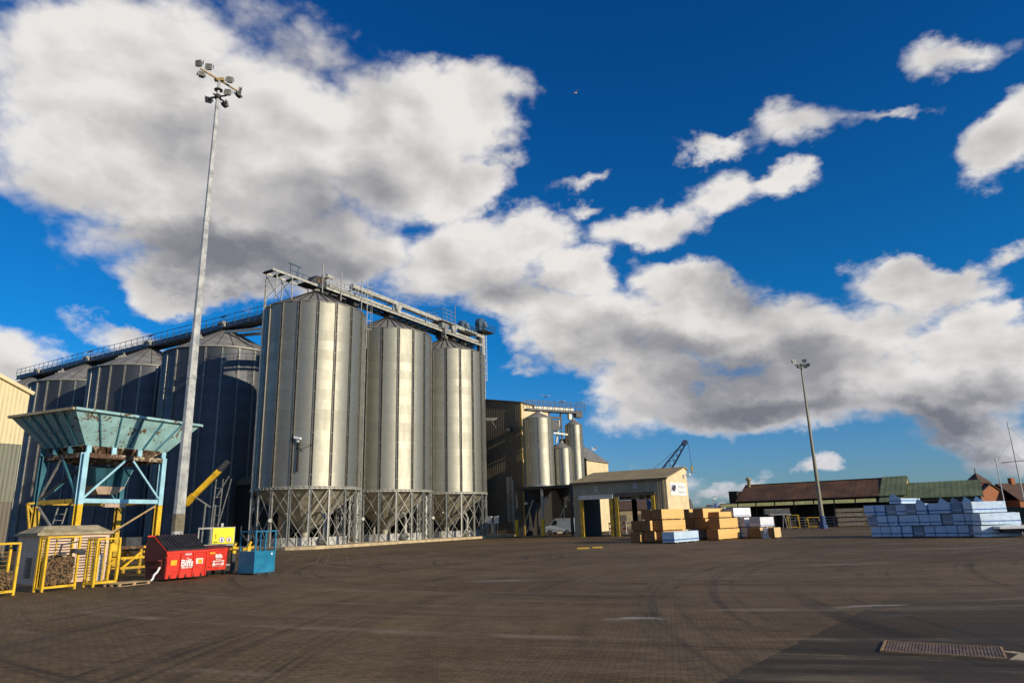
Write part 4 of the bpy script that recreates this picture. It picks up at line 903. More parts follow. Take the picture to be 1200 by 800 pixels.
f = MB(); ladder(f, (0, 0, 2.0), (0, 0, 8.8), .6, step=.45, r=.04); f.bar((.5, .0, 0), (.5, 0, 8.2), .12); f.build('ladder_rails', M['galv'], t)
f = MB()
for k in range(7):
    z = 2.3+k*1.05; pts = [(.4*math.cos(x), -.05-.6*math.sin(x), z) for x in [math.pi*k_/5 for k_ in range(6)]]
    for k_ in range(5): f.bar(pts[k_], pts[k_+1], .05, .06)
for x in (.8, 1.57, 2.3): f.bar((.4*math.cos(x), -.05-.6*math.sin(x), 2.3), (.4*math.cos(x), -.05-.6*math.sin(x), 8.6), .04)
f.build('safety_cage', M['galv'], t)
t = T('control_cabinets', 'two grey electrical cabinets on posts between the farthest tall silo and the ladder', 'cabinet', -4.15, 100.6, .1, 120)
for x in (.15, 1.25):
    f = MB(); f.box(x-.3, x+.35, 0, .3, 1.9, 2.9); f.build('cabinet', M['white_dirty'], t)
    f = MB(); f.bar((x-.2, .1, 0), (x-.2, .1, 1.9), .08); f.bar((x+.25, .1, 0), (x+.25, .1, 1.9), .08); f.build('stand', M['galv'], t)
f = MB(); f.tube([(.75, -.1, 1.6), (.75, .3, 1.6)], .35, 14); f.box(.5, 1.0, -.1, .3, .5, 1.3); f.build('pump', M['galv'], t)

# ------------------------------------------------------------------ small silos on a steel frame
FR = T('silo_stand', 'dark steel stand with yellow-footed posts carrying the small silos', 'silo stand', -.1, 101.8, .1, 120)
for (x, y, c_) in ((0, 0, 1), (4.3, 0, 1), (8.7, .3, 0), (0, 6.6, 0), (4.3, 6.6, 0), (8.7, 6.6, 0)):
    f = MB(); f.box(x-.16, x+.16, y-.16, y+.16, 2.3, 6.45); f.box(x-.18, x+.18, y-.18, y+.18, 0, 2.3, 1); f.build('post', [M['galv'] if (x, y) == (4.3, 0) else M['galv_dark'], M['yellow'] if c_ else M['galv_dark']], FR)
f = MB()
for y in (0, 3.3, 6.6): f.bar((-.3, y, 6.62), (9.0, y, 6.62), .2, .32)
for x in (0, 2.15, 4.3, 6.5, 8.7): f.bar((x, -.2, 6.60), (x, 6.8, 6.60), .18, .28)
f.build('deck_beam', M['galv_dark'], FR)
f = MB(); f.box(-.3, 9.0, -.25, 6.85, 6.79, 6.84); f.build('deck', M['galv_dark'], FR)
for (a, b) in (((.4, .4, .1), (2.6, .4, 5.0)), ((1.3, .2, .1), (2.3, .2, 2.0)), ((5.3, 3.3, 2.4), (7.4, 3.3, 6.3)), ((5.3, 6.5, 5), (8.6, 6.5, 2))):
    f = MB(); f.bar(a, b, .14); f.build('strut', M['galv'], FR)
f = MB(); f.box(2.4, 3.6, 2.4, 3.4, 5.1, 5.5); f.box(3.2, 3.7, 1.9, 2.2, 4.2, 5.2); f.box(1.0, 1.5, .6, .9, 4.4, 4.7); f.build('junction_box', M['white_dirty'], FR)
def small_silo(label, x, y, r, z0, z1, za):
    t = T('small_silo', label, 'silo', x, y, 0, 90, 'small silos on the steel frame')
    f = MB(); f.lathe([(r, z0), (r, z1)], 48); f.build('shell', M['silo'], t)
    f = MB(); f.lathe([(r+.06, z1-.02), (r+.07, z1+.04), (.25, za), (.25, za+.25), (0, za+.26)], 24, smooth=False); f.build('roof', M['roof_sheet'], t)
    f = MB(); f.box(r, r+.07, -.09, .09, z0, z1); 
    s0 = f.build('stiffener', M['stiff'], t); n = 8
    for k in range(1, n): inst(s0, t, 2*math.pi*k/n)
    f = MB(); f.lathe([(r-.02, z0), (.3, z0-2.4), (.3, z0-3.0)], 24, smooth=False); f.build('hopper_cone', M['galv_dark'], t)
    f = MB(); f.lathe([(r+.01, z0), (r+.1, z0), (r+.1, z0+.2), (r+.01, z0+.2)], 32, smooth=False); f.build('base_ring', M['galv'], t)
small_silo('fattest and tallest of the small silos on the steel frame, beside the brown warehouse', 3.5, 102.9, 2.2, 7.0, 17.0, 18.1)
small_silo('shortest of the small silos on the steel frame, between the two taller ones', 7.05, 104.0, 1.42, 7.0, 12.6, 13.5)
small_silo('slimmest tall small silo on the steel frame, at its right end', 9.15, 106.0, 1.3, 7.0, 16.3, 17.2)
WK = T('walkway_bridge', 'railed walkway and conveyor above the tops of the small silos', 'walkway', 1.7, 101.9, 0, 61)
f = MB(); f.box(.2, 8.8, -.4, .4, 18.45, 18.55); f.bar((0, -.45, 18.4), (9, -.45, 18.3), .12, .3); f.bar((0, .45, 18.4), (9, .45, 18.3), .12, .3); f.build('deck', M['galv_dark'], WK)
f = MB(); rail(f, (0, -.5, 18.6), (8.8, -.5, 18.5), 1.2, 9, .035); rail(f, (0, .5, 18.6), (8.8, .5, 18.5), 1.2, 9, .035); f.build('railing', M['galv_dark'], WK)
f = MB(); f.box(1.5, 8.6, -.2, .25, 18.56, 18.95); f.build('conveyor_trough', M['galv_lit'], WK)
for x in (2.6, 7.9): f = MB(); f.box(x-.25, x+.25, -.25, .25, 17.2, 18.4); f.build('outlet_chute', M['galv'], WK)
f = MB(); f.bar((6.4, .1, 18.3), (5.4, .3, 13.6), .22); f.bar((4.6, -.3, 15), (7.6, -.3, 14.8), .2, .25); f.build('feed_pipe', M['galv'], WK)
f = MB(); f.box(4.6, 5.8, -.2, 1.0, 15.4, 17.0); f.bar((4.2, 0, 14.2), (4.2, 0, 18.3), .18); f.bar((6.3, 0, 14.0), (6.3, 0, 18.3), .18); f.bar((4.2, 0, 17.4), (6.3, 0, 17.4), .3); f.bar((4.0, .6, 16.2), (6.6, .6, 16.2), .5); f.build('blower', M['galv_dark'], WK)
f = MB(); f.box(8.9, 10.1, -.4, .5, 17.6, 18.6); rail(f, (9.0, -.6, 18.6), (10.4, -.6, 18.6), 1.3, 3, .04); f.build('drive_unit', M['galv_dark'], WK)

def make_van():
    t = T('parked_van', 'pale blue-grey panel van parked beneath the small silos', 'van', 4.0, 106.6, .12, 118)
    L, Wd, H = 4.7, 1.9, 2.35
    pr = [(0, .35), (0, 1.0), (.12, 1.12), (.95, 1.35), (1.45, 2.05), (1.75, 2.28), (2.1, H), (4.5, H-.03), (4.68, 2.2), (4.7, .45), (4.6, .33)]
    f = MB(); n = len(pr); ins = .10
    v = [(x, 0, z) for x, z in pr]+[(x, Wd, z) for x, z in pr]
    v = [(x, y+(ins if z > 1.3 and y == 0 else -ins if z > 1.3 else 0), z) for x, y, z in v]
    f.add(v, [tuple(range(n)), tuple(range(n, 2*n))[::-1]]+[(i, i+n, (i+1) % n+n, (i+1) % n) for i in range(n)]); f.build('body', M['van'], t)
    for x in (.95, 3.75):
        for y in (-.02, Wd-.2):
            f = MB(); f.tube([(x, y, .33), (x, y+.22, .33)], .33, 20); o = f.build('wheel', M['rubber'], t)
            f = MB(); f.tube([(x, y-.012, .33), (x, y-.002, .33)], .19, 14); f.build('rim', M['galv'], o)
    f = MB(); f.hexa([(1.0, .15, 1.40), (1.0, Wd-.15, 1.40), (1.42, Wd-.2, 2.0), (1.42, .2, 2.0)], [(.985, .15, 1.405), (.985, Wd-.15, 1.405), (1.405, Wd-.2, 2.01), (1.405, .2, 2.01)]); f.build('windscreen', M['glass'], t)
    f = MB(); f.hexa([(1.25, .085, 1.38), (2.1, .085, 1.38), (2.1, .098, 2.05), (1.6, .098, 2.05)], [(1.25, .075, 1.38), (2.1, .075, 1.38), (2.1, .088, 2.05), (1.6, .088, 2.05)]); f.build('side_window', M['glass'], t)
    f = MB(); f.box(-.06, .1, .05, Wd-.05, .32, .62); f.build('bumper', M['black_plastic'], t)
    for y in (.1, Wd-.4): f = MB(); f.box(-.02, .05, y, y+.3, .75, .95); f.build('headlight', M['white'], t)
make_van()

M['shade_clad'] = mat('shade_brown_cladding', (.05, .04, .028), .7, 0, .25, .5, streak=.3, corr=(0, 3, .4))
# rear cream building
CB = T('cream_building', 'small sunny cream building with a grey sheet roof behind the loading shed', 'building', 12.82, 125.0, 0, 120)
f = MB(); f.box(-9, 0, 0, 10, 0, 12.55); f.build('walls', M['cream_wall'], CB)
f = MB(); f.box(-9.05, -.12, -.06, -.003, 0, 12.5); f.build('front_shade_sheet', M['shade_clad'], CB)  # dark sheet puts the shade of the sunless front into the colour
f = MB(); f.hexa([(-9.2, -.3, 15.2), (-4.4, -.3, 15.8), (-4.4, 10, 15.8), (-9.2, 10, 15.2)], [(-9.2, -.3, 15.35), (-4.4, -.3, 15.95), (-4.4, 10, 15.95), (-9.2, 10, 15.35)])
f.hexa([(-4.4, -.3, 15.8), (.3, -.3, 12.5), (.3, 10, 12.5), (-4.4, 10, 15.8)], [(-4.4, -.3, 15.95), (.3, -.3, 12.65), (.3, 10, 12.65), (-4.4, 10, 15.95)]); f.build('roof', M['grey_roof'], CB)
f = MB(); f.add([(-8.9, .05, 12.56), (-.1, .05, 12.56), (-4.4, .05, 15.75), (-8.9, .05, 15.2)], [(0, 1, 2, 3)]); f.add([(-8.9, 9.9, 12.56), (-.1, 9.9, 12.56), (-4.4, 9.9, 15.75), (-8.9, 9.9, 15.2)], [(3, 2, 1, 0)]); f.build('gable', M['trim'], CB)
f = MB(); rail(f, (-5.4, .3, 15.9), (-3.4, .3, 15.9), 1.6, 3, .05); f.box(-5.2, -3.8, .2, 1.4, 15.9, 16.8); f.build('roof_plant', M['galv_dark'], CB)

# ------------------------------------------------------------------ loading shed
SH = T('loading_shed', 'khaki loading shed with two yellow-edged doorways and a white end sign', 'shed', 7.42, 92.0, 0, 121.8)
Lx, Wy, He, Hr, yr = 12.85, 8.0, 6.74, 8.35, 7.0
d1, d2, dh_ = (1.25, 5.6), (6.3, 11.2), 4.85
f = MB()
for (a, b) in ((0, d1[0]), (d1[1], d2[0]), (d2[1], Lx-.101)): f.box(a, b, 0, .2, 0, dh_)
f.box(0, Lx-.101, 0, .2, dh_+.001, He); f.build('front_wall', M['shed_clad'], SH)
f = MB(); f.extr([(.0, 0), (.0, He), (yr, Hr), (Wy, Hr-.25), (Wy, 0)], Lx-.1, Lx); f.build('gable_wall', M['cream_wall'], SH)
f = MB(); f.extr([(.2, 0), (.2, He), (yr, Hr), (Wy, Hr-.25), (Wy, 0)], 0, .1); f.build('gable_wall', M['shed_clad'], SH)
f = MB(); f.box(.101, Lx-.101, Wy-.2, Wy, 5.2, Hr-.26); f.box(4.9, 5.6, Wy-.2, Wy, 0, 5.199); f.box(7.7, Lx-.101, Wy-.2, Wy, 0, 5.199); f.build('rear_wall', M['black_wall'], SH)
f = MB(); f.hexa([(-.25, -.25, He-.02), (Lx+.2, -.25, He-.02), (Lx+.2, yr, Hr+.03), (-.25, yr, Hr+.03)], [(-.25, -.25, He+.1), (Lx+.2, -.25, He+.1), (Lx+.2, yr, Hr+.15), (-.25, yr, Hr+.15)])
f.hexa([(-.25, yr, Hr+.03), (Lx+.2, yr, Hr+.03), (Lx+.2, Wy+.25, Hr-.3), (-.25, Wy+.25, Hr-.3)], [(-.25, yr, Hr+.15), (Lx+.2, yr, Hr+.15), (Lx+.2, Wy+.25, Hr-.18), (-.25, Wy+.25, Hr-.18)]); f.build('roof', M['shed_roof'], SH)
f = MB(); f.bar((-.3, -.34, He-.02), (Lx+.25, -.34, He-.02), .16, .2); f.build('gutter', M['trim'], SH)
f = MB(); f.bar((Lx-.9, -.1, 0), (Lx-.9, -.1, He-.1), .12); f.bar((Lx-.35, -.1, 0), (Lx-.35, -.1, He-.1), .12); f.build('downpipe', M['shed_roof'], SH)
f = MB(); f.box(1.0, 5.8, -.45, -.002, 4.62, 5.15); f.build('shutter_box', M['white_dirty'], SH)
f = MB(); f.box(6.1, 11.4, -.35, -.002, 4.85, 5.25); f.build('shutter_box', M['trim'], SH)
f = MB(); f.box(6.35, 11.15, .3, .4, 4.4, 4.85); f.build('roller_shutter', M['rust_beam'], SH)
for x in (1.3, 5.45, 6.2, 11.05):
    f = MB(); f.box(x-.22, x+.22, -.35, -.01, 0, 4.6 if x < 6 else 4.8); f.build('door_guard', M['yellow_worn'], SH)
f = MB(); f.box(.102, .2, .3, 7.7, .02, 6.3); f.build('inner_shade_sheet', M['shade_clad'], SH)  # dark sheet, the dimness inside the shed put into its colour
f = MB(); f.box(4.6, 5.1, -.4, -.36, 4.9, 5.0); f.build('lamp', M['white'], SH)
text('number_sign', '2', .85, M['white_dirty'], SH, (3.35, -.03, 5.98), bold=.04)
f = MB(); f.box(8.55, 8.95, -.06, -.02, 5.75, 6.35); f.build('number_plate', M['pale_ink'], SH)
text('number_sign', '1', .5, M['trim'], SH, (8.75, -.07, 6.05), bold=.03)
f = MB(); f.box(Lx+.01, Lx+.05, 1.2, 7.2, 4.75, 6.35); f.build('sign_board', M['white'], SH)
text('lettering', 'ABP', .95, M['dark_ink'], SH, (Lx+.06, 2.35, 5.6), rot=(90, 0, 90), bold=.06, sx=.95)
text('lettering', 'Associated', .55, M['pale_ink'], SH, (Lx+.06, 5.3, 5.85), rot=(90, 0, 90), bold=.0)
text('lettering', 'British Ports', .50, M['pale_ink'], SH, (Lx+.06, 5.3, 5.2), rot=(90, 0, 90), bold=.0)
f = MB(); f.box(Lx+.05, Lx+.3, 6.3, 6.7, 7.0, 7.45); f.box(Lx+.05, Lx+.6, 7.4, 7.9, 7.4, 7.6); f.build('security_light', M['white'], SH)
f = MB(); f.box(5.82, 5.98, -.12, -.002, 1.0, 1.6); f.box(5.75, 6.0, -.12, -.002, 2.2, 2.6); f.build('switch_box', M['white_dirty'], SH)
# things seen through its doorways
for i, (x, y, a, lb) in enumerate(((13.2, 102.0, 121, 'red and white barrier seen through the left doorway of the loading shed'), (14.9, 105.0, 121, 'second red and white barrier, deeper in the yard behind the shed doorway'))):
    t = T('road_barrier', lb, 'barrier', x, y, 0, a, 'barriers behind the loading shed')
    for x_ in (0, 1.3, 2.6): f = MB(); f.bar((x_, 0, 0), (x_, 0, 1.7), .1); f.build('post', M['white'], t)
    for k in range(2):
        f = MB()
        for j in range(5): f.bar((j*.52, 0, .8+k*.7), ((j+1)*.52-.002, 0, .8+k*.7), .1, .22, mi=j % 2)
        f.build('rail', [M['red'], M['white']], t)
t = T('blue_trailer', 'blue curtain-sided trailer with crossed straps seen through the right doorway of the shed', 'trailer', 19.8, 107.0, 0, 121)
f = MB(); f.box(0, 3.9, 0, 2.5, 1.1, 5.6); f.build('curtain_body', mat('blue_curtain', (.02, .10, .25), .5), t)
f = MB()
for k in range(2): f.bar((.1+k*1.9, -.03, 3.0), (1.8+k*1.9, -.03, 5.3), .09, .03); f.bar((.1+k*1.9, -.06, 5.3), (1.8+k*1.9, -.06, 3.0), .09, .03)
f.build('strap', M['white_dirty'], t)
for x in (.8, 2.0, 3.2): f = MB(); f.tube([(x, -.02, .5), (x, .4, .5)], .5, 18); f.build('wheel', M['rubber'], t)
f = MB(); f.box(.1, 3.8, .1, 2.4, .7, 1.09); f.build('chassis', M['galv_dark'], t)

# dock crane far behind the shed
CR = T('dock_crane', 'dark blue lattice crane jib with a hanging hook block rising behind the loading shed', 'crane', 36.0, 183.0, 0, 90)
base = Vector((0, 0, 9.5)); tip = Vector((8.7, -2, 21.0))
d_ = (tip-base).normalized(); sx_ = d_.cross(Vector((0, 1, 0))).normalized(); sy_ = Vector((0, 1, 0))
f = MB(); cor = []
for (a, b) in ((-1, -1), (1, -1), (1, 1), (-1, 1)):
    p0 = base+sx_*a*1.5+sy_*b*1.1; p1 = tip+sx_*a*.35+sy_*b*.3; f.bar(p0, p1, .26); cor.append((p0, p1))
for k in range(9):
    for i in range(4):
        j = (i+1) % 4; f.bar(cor[i][0].lerp(cor[i][1], k/9), cor[j][0].lerp(cor[j][1], (k+1)/9), .12)
f.build('jib', M['crane'], CR)
f = MB(); f.tube([tip+Vector((0, -.5, 0)), tip+Vector((0, .5, 0))], .72, 16); f.bar(tip+Vector((-1.0, 0, -.6)), tip, .4); f.build('head_sheave', M['crane'], CR)
f = MB(); f.bar(tip, (-6.5, 0, 9.5), .09); f.bar(tip+Vector((.9, 0, 0)), (9.9, -2, 14.9), .08); f.build('cable', M['crane'], CR)
f = MB(); f.hexa([(9.75, -2.15, 13.0), (10.1, -2.15, 13.0), (10.1, -1.85, 13.0), (9.75, -1.85, 13.0)], [(9.55, -2.2, 14.9), (10.25, -2.2, 14.9), (10.25, -1.8, 14.9), (9.55, -1.8, 14.9)]); f.build('hook_block', M['gable_cream'], CR)
f = MB(); f.box(-4, 3.5, -2.5, 2.5, 3.5, 9.5); f.bar((-3, -2, 0), (-3, -2, 3.5), .8); f.bar((2.5, -2, 0), (2.5, -2, 3.5), .8); f.bar((-3, 2, 0), (-3, 2, 3.5), .8); f.bar((2.5, 2, 0), (2.5, 2, 3.5), .8); f.build('machinery_house', M['crane'], CR)

# ------------------------------------------------------------------ timber packs in front of the shed
AZP = 132
def pack_mesh(w, L, h, kind):
    f = MB(); side = {'o': 'sawn', 'h': 'sawn', 'b': 'wrap_blue', 'w': 'wrap_white', 't': 'wrap_teal', 'n': 'sawn_pale'}[kind]
    end = {'o': 'sawn_end_shade', 'h': 'sawn_end_shade', 'b': 'wrap_blue', 'w': 'wrap_grey', 't': 'wrap_teal', 'n': 'sawn_dark'}[kind]  # ends take darker materials, their shade put into the colour
    f.box(0, w, 0, L, .1, .1+h, 0)
    f.quad((.0, -.004, .1), (w, -.004, .1), (w, -.004, .1+h), (0, -.004, .1+h), 1)
    return f, [M[side], M[end]]
PK = [('o', 12.7, 62.0, 0.9, 6.3, 2), ('o', 11.78, 62.1, 0.9, 6.3, 2), ('o', 12.72, 62.0, 0.9, 6.3, 1), ('o', 11.47, 61.2, 0.8, 6.0, 1), ('o', 10.63, 61.5, 0.8, 6.0, 1), ('o', 10.51, 61.0, 0.9, 6.0, 0), ('o', 11.85, 61.5, 0.95, 6.0, 0), ('b', 12.95, 58.9, 1.0, 6.0, 0),
 ('o', 12.72, 62.05, .82, 6.0, 0),
 ('o', 15.5, 63.5, 0.95, 6.0, 2), ('o', 16.47, 62.5, 0.9, 6.3, 2), ('h', 18.35, 64.2, 0.9, 4.8, 2), ('o', 15.50, 62.7, 1.0, 6.0, 1), ('o', 16.51, 62.1, 0.95, 6.0, 1), ('o', 17.5, 61.3, 0.9, 5.8, 1), ('w', 15.85, 62.4, 0.9, 6.0, 0), ('o', 17.1, 60.6, 0.95, 6.6, 0), ('o', 18.3, 63.0, .95, 6.0, 1), ('o', 18.3, 63.2, .95, 6.0, 0),
 ('w', 18.95, 64.6, 0.6, 5.0, 2), ('w', 19.61, 63.9, 0.85, 5.2, 2), ('w', 19.3, 63.7, 0.8, 5.0, 1), ('w', 20.25, 63.1, 0.92, 4.6, 1), ('w', 19.4, 63.6, 0.8, 5.0, 0), ('w', 20.3, 63.0, 0.92, 4.6, 0), ('n', 21.38, 62.6, 0.95, 4.5, 0), ('t', 20.8, 66.2, 0.6, 4.2, 2), ('w', 21.75, 63.4, 0.9, 4.6, 1), ('n', 22.75, 63.0, 0.5, 2.3, 0)]
LAB = ['sunlit orange timber pack, top of the front stack nearest the shed sign', 'orange timber pack, top of the front stack, shaded by the sunlit one', 'sunlit orange timber pack, second layer, just under the top sunlit one',
 'dark-ended timber pack, second layer, with a narrow sunlit strip', 'dark-ended timber pack, second layer, at the extreme left of the piles', 'bottom timber pack at the extreme left, one narrow sunlit strip', 'bottom timber pack just left of the white and blue wrapped pack',
 'white and blue wrapped pack on the ground in front of the first orange stack', 'bottom orange timber pack hidden behind the white and blue wrapped pack',
 'dark-ended pack on top of the second orange stack, beside the gap', 'sunlit pack on top of the second orange stack', 'short-looking sunlit pack on top, behind the second orange stack', 'dark-ended pack in the second stack, middle layer, beside the gap',
 'dark-ended pack in the second stack, middle layer, at its centre', 'sunlit orange pack, middle layer, just above the large bottom one', 'grey wrapped pack at the bottom of the gap between the orange stacks', 'large sunlit orange pack at the bottom of the second stack',
 'orange pack behind the sunlit middle one, against the white packs', 'bottom orange pack hidden behind the large sunlit bottom one',
 'narrow grey-ended wrapped pack on top, where the white packs meet the orange ones', 'bright white wrapped pack on top of the white stack', 'grey-ended wrapped pack, middle layer, next to the orange stack', 'wrapped pack with a white V mark, middle layer of the white stack',
 'narrow grey wrapped pack at the bottom next to the orange stack', 'grey-ended wrapped pack at the bottom beside the dark bare timber', 'unwrapped timber pack with rough dark brown ends between white packs', 'teal-ended white pack on top, behind the white stack', 'bulky white wrapped pack above the bare dark-ended timber', 'pale bare timber pack at the right end of the piles']
GRP = {'o': 'orange sawn timber packs', 'h': 'orange sawn timber packs', 'b': None, 'w': 'white wrapped timber packs', 't': 'white wrapped timber packs', 'n': 'bare rough timber packs'}
for (k, x, y, w_, L, lay), lb in zip(PK, LAB):
    h = .84 if k != 'h' else .5
    g_ = PK.index((k, x, y, w_, L, lay)); rx_ = 12.7 if g_ < 9 else (16.5 if g_ < 19 else 20.2); yn = y+(rx_-x)*.85; x *= yn/y; y = yn
    if g_ < 9: w_ *= 1.12; L = 4.0 if k == 'o' else 4.2
    else: x *= 1.055; y *= 1.055; w_ *= 1.15; L *= .66
    f, ms = pack_mesh(w_, L, h, k)
    if k == 't': ms = [M['wrap_pale'], M['wrap_teal']]
    if k == 'b': ms = [M['wrap_blue'], M['wrap_blue']]
    # x,y is the front right corner: shift back along local X
    c_, s_ = math.sin(R(AZP)), math.cos(R(AZP))
    t = T('timber_pack', lb, 'timber pack', x-c_*w_, y-s_*w_, lay*.94, AZP+random.uniform(-.8, .8), GRP[k])
    f.build('wrapped_load' if k in 'bwt' else 'boards', ms, t)
    for yy in (.5, L/2, L-.6): f = MB(); f.box(.02, w_-.02, yy, yy+.1, .0, .098); f.build('bearer', M['pallet'], t)
    if lb.startswith('wrapped pack with a white V'):
        f = MB(); f.bar((.2, -.02, .8), (.45, -.02, .5), .06, .03); f.bar((.45, -.02, .5), (.7, -.02, .8), .06, .03); f.build('mark', M['white'], t)
# torn wrap hanging at the end
f = MB(); pts = []
nx, nz = 9, 10
for j in range(nz+1):
    for i in range(nx+1):
        u_, v_ = i/nx, j/nz; pts.append((u_*1.0+.12*math.sin(v_*5)+.15*v_, -.15-.25*v_+.08*math.sin(u_*9+v_*3), .95-.93*v_+.04*math.sin(u_*13)))
f.add(pts, [(j*(nx+1)+i, j*(nx+1)+i+1, (j+1)*(nx+1)+i+1, (j+1)*(nx+1)+i) for j in range(nz) for i in range(nx)], smooth=True)
place(tag(f.build('plastic_wrap', M['wrap_pale']), 'loose crumpled sheet of white plastic hanging down beside the bare dark-ended timber', 'plastic sheet'), 22.55, 65.8, 0, 128)

# ------------------------------------------------------------------ big white-and-blue stack at the right
a137 = 137; ux_ = Vector((math.sin(R(a137)), math.cos(R(a137)))); uy_ = Vector((-ux_.y, ux_.x)); O3 = Vector((29.6, 59.9))
rnd = random.Random(11); ordn = ('first', 'second', 'third', 'fourth', 'fifth', 'sixth', 'seventh', 'eighth', 'ninth', 'tenth', 'eleventh', 'twelfth')
base_mesh = {}
def wpack(peak, L, w, h, m_='wrap_blue'):
    k = (peak, L, w, h, m_)
    if k not in base_mesh:
        f = MB(); f.box(0, w, 0, L, .06, .06+h)
        if peak:
            e = .42
            f.add([(0, -.003, .06+h), (w, -.003, .06+h), (w*.32, -.003, .06+h+e), (0, 1.3, .06+h), (w, 1.3, .06+h), (w*.32, 1.1, .06+h+.05)], [(0, 1, 2), (3, 5, 4), (0, 2, 5, 3), (1, 4, 5, 2)])
        base_mesh[k] = f.mesh('wrapped_load', M[m_])
    return base_mesh[k]
for lay in range(3):
    ncol = (12, 12, 11)[lay]
    lay_n = ('bottom', 'middle', 'top')[lay]
    for c in range(ncol+(0 if lay else 0)):
        off = (.18, .02, -.06)[lay]+rnd.uniform(-.03, .03); dep = rnd.uniform(-.16, .16)
        peak = lay == 2 and c in (5, 7, 8, 9, 10)
        h = .80
        mt = 'wrap_blue' if rnd.random() > .14 else 'wrap_grey'
        p = O3+ux_*(off+c*.80)+uy_*dep
        lab = 'white pack with blue band, %s from left in the big stack\'s %s layer%s' % (ordn[c], lay_n, ', peaked' if peak else '')
        t = T('timber_pack', lab, 'timber pack', p.x, p.y, lay*.865, a137+rnd.uniform(-1.2, 1.2), 'white and blue packs in the big stack')
        o = bpy.data.objects.new('wrapped_load', wpack(peak, 5.0, rnd.choice((.73, .76)), h, mt)); COL.objects.link(o); o.parent = t
for (c, lay, z, pk_, lb) in ((1.95, 3, 2.6, True, 'peaked wrapped pack alone on top of the big stack near its left end'),):
    p = O3+ux_*c; t = T('timber_pack', lb, 'timber pack', p.x, p.y, z, a137, 'white and blue packs in the big stack')
    o = bpy.data.objects.new('wrapped_load', wpack(True, 4.6, .92, .42)); COL.objects.link(o); o.parent = t
for (a_, b_, z, w_, lb) in ((9.9, .5, 1.73, 2.6, 'sunlit wrapped pack laid crosswise at the right end of the big stack, upper one'), (10.7, .2, .865, 3.0, 'sunlit wrapped pack laid crosswise at the right end of the big stack, lower one'), (10.6, .3, .0, 3.0, 'crosswise wrapped pack on the ground at the right end of the big stack')):
    e_ = O3+ux_*a_+uy_*b_; c_, s_ = math.sin(R(88)), math.cos(R(88))
    t = T('timber_pack', lb, 'timber pack', e_.x-c_*w_+.0, e_.y-s_*w_, z, 88, 'white and blue packs in the big stack')
    o = bpy.data.objects.new('wrapped_load', wpack(False, .9, w_, .8)); COL.objects.link(o); o.parent = t
p = O3-ux_*.35+uy_*.6
t = T('timber_pack', 'bare orange timber pack jutting out at the left end of the big stack, upper one', 'timber pack', p.x, p.y, 1.75, a137, 'orange packs at the end of the big stack'); f = MB(); f.box(-.15, .3, 0, 4, .06, .6); f.build('boards', M['sawn'], t)
t = T('timber_pack', 'bare orange timber pack jutting out at the left end of the big stack, lower one', 'timber pack', p.x, p.y, .95, a137, 'orange packs at the end of the big stack'); f = MB(); f.box(-.1, .28, 0, 4, .06, .5); f.build('boards', M['sawn'], t)
t = T('flatbed_trailer', 'low flatbed trailer with a pale deck at the right edge of the yard', 'trailer', 34.7, 51.2, 0, 102)
f = MB(); f.box(0, 7.5, 0, 2.4, .62, .80); f.build('deck', M['white'], t)
f = MB(); f.box(.4, 7, .5, 1.9, .35, .619); f.build('chassis', M['galv_dark'], t)
for x in (3.4, 4.6, 5.8): f = MB(); f.tube([(x, .15, .3), (x, .5, .3)], .3, 14); f.build('wheel', M['rubber'], t)

# ------------------------------------------------------------------ long timber sheds at the right
S2 = Vector((37.3, 120.0)); az2 = 124
LS = T('timber_shed', 'long low black shed under a rusty red roof with a strip of yellowed skylights', 'shed', S2.x, S2.y, 0, az2)
def sect(x0, x1, ze, zr, dy=7.0): return [(x0, 0, ze), (x1, 0, ze), (x1, dy, zr), (x0, dy, zr)]
f = MB(); q = sect(.0, 22.0, 4.28, 7.15); f.hexa(q, [(a, b, c+.12) for a, b, c in q]); q = [(0, 7.0, 7.15), (22.0, 7.0, 7.15), (22.0, 14, 4.3), (0, 14, 4.3)]; f.hexa(q, [(a, b, c+.12) for a, b, c in q])
f.bar((0, 7, 7.3), (22.0, 7, 7.3), .4, .12); f.build('roof', M['rust_roof'], LS)
f = MB(); f.box(-2.5, 22.0, 2.5, 14, 0, 4.2); f.add([(-.1, .3, 4.25), (-.1, 13.8, 4.25), (-.1, 7, 7.1)], [(0, 1, 2)]); f.add([(.1, .3, 4.25), (.1, 13.8, 4.25), (.1, 7, 7.1)], [(2, 1, 0)]); f.build('walls', M['black_wall'], LS)
f = MB(); q = [(-2.9, -.9, 3.55), (22.0, -.9, 3.55), (22.0, 1.2, 4.2), (-2.9, 1.2, 4.2)]; f.hexa([(a, b, c-.1) for a, b, c in q], q); f.build('canopy', M['trim'], LS)
for k in range(8):
    x0 = -2.3+k*3.02
    f = MB(); f.hexa([(x0, -.98, 3.50), (x0+2.75, -.98, 3.50), (x0+2.75, -.92, 3.50), (x0, -.92, 3.50)], [(x0, -.75, 4.02), (x0+2.75, -.75, 4.02), (x0+2.75, -.69, 4.02), (x0, -.69, 4.02)]); f.build('skylight', M['skylight'], LS)
    f = MB(); f.box(x0-.2, x0-.05, -.85, -.6, 0, 3.44); f.build('post', M['black_wall'], LS)
f = MB(); f.box(-1.6, -.2, 2.0, 7, 3.0, 6.2); f.build('end_lean_to', M['black_wall'], LS)
f = MB(); f.lathe([(.28, 6.9), (.28, 8.0), (.45, 8.05), (.45, 8.5), (0, 8.6)], 10, (.9, 6.2)); f.build('roof_vent', M['gable_cream'], LS)
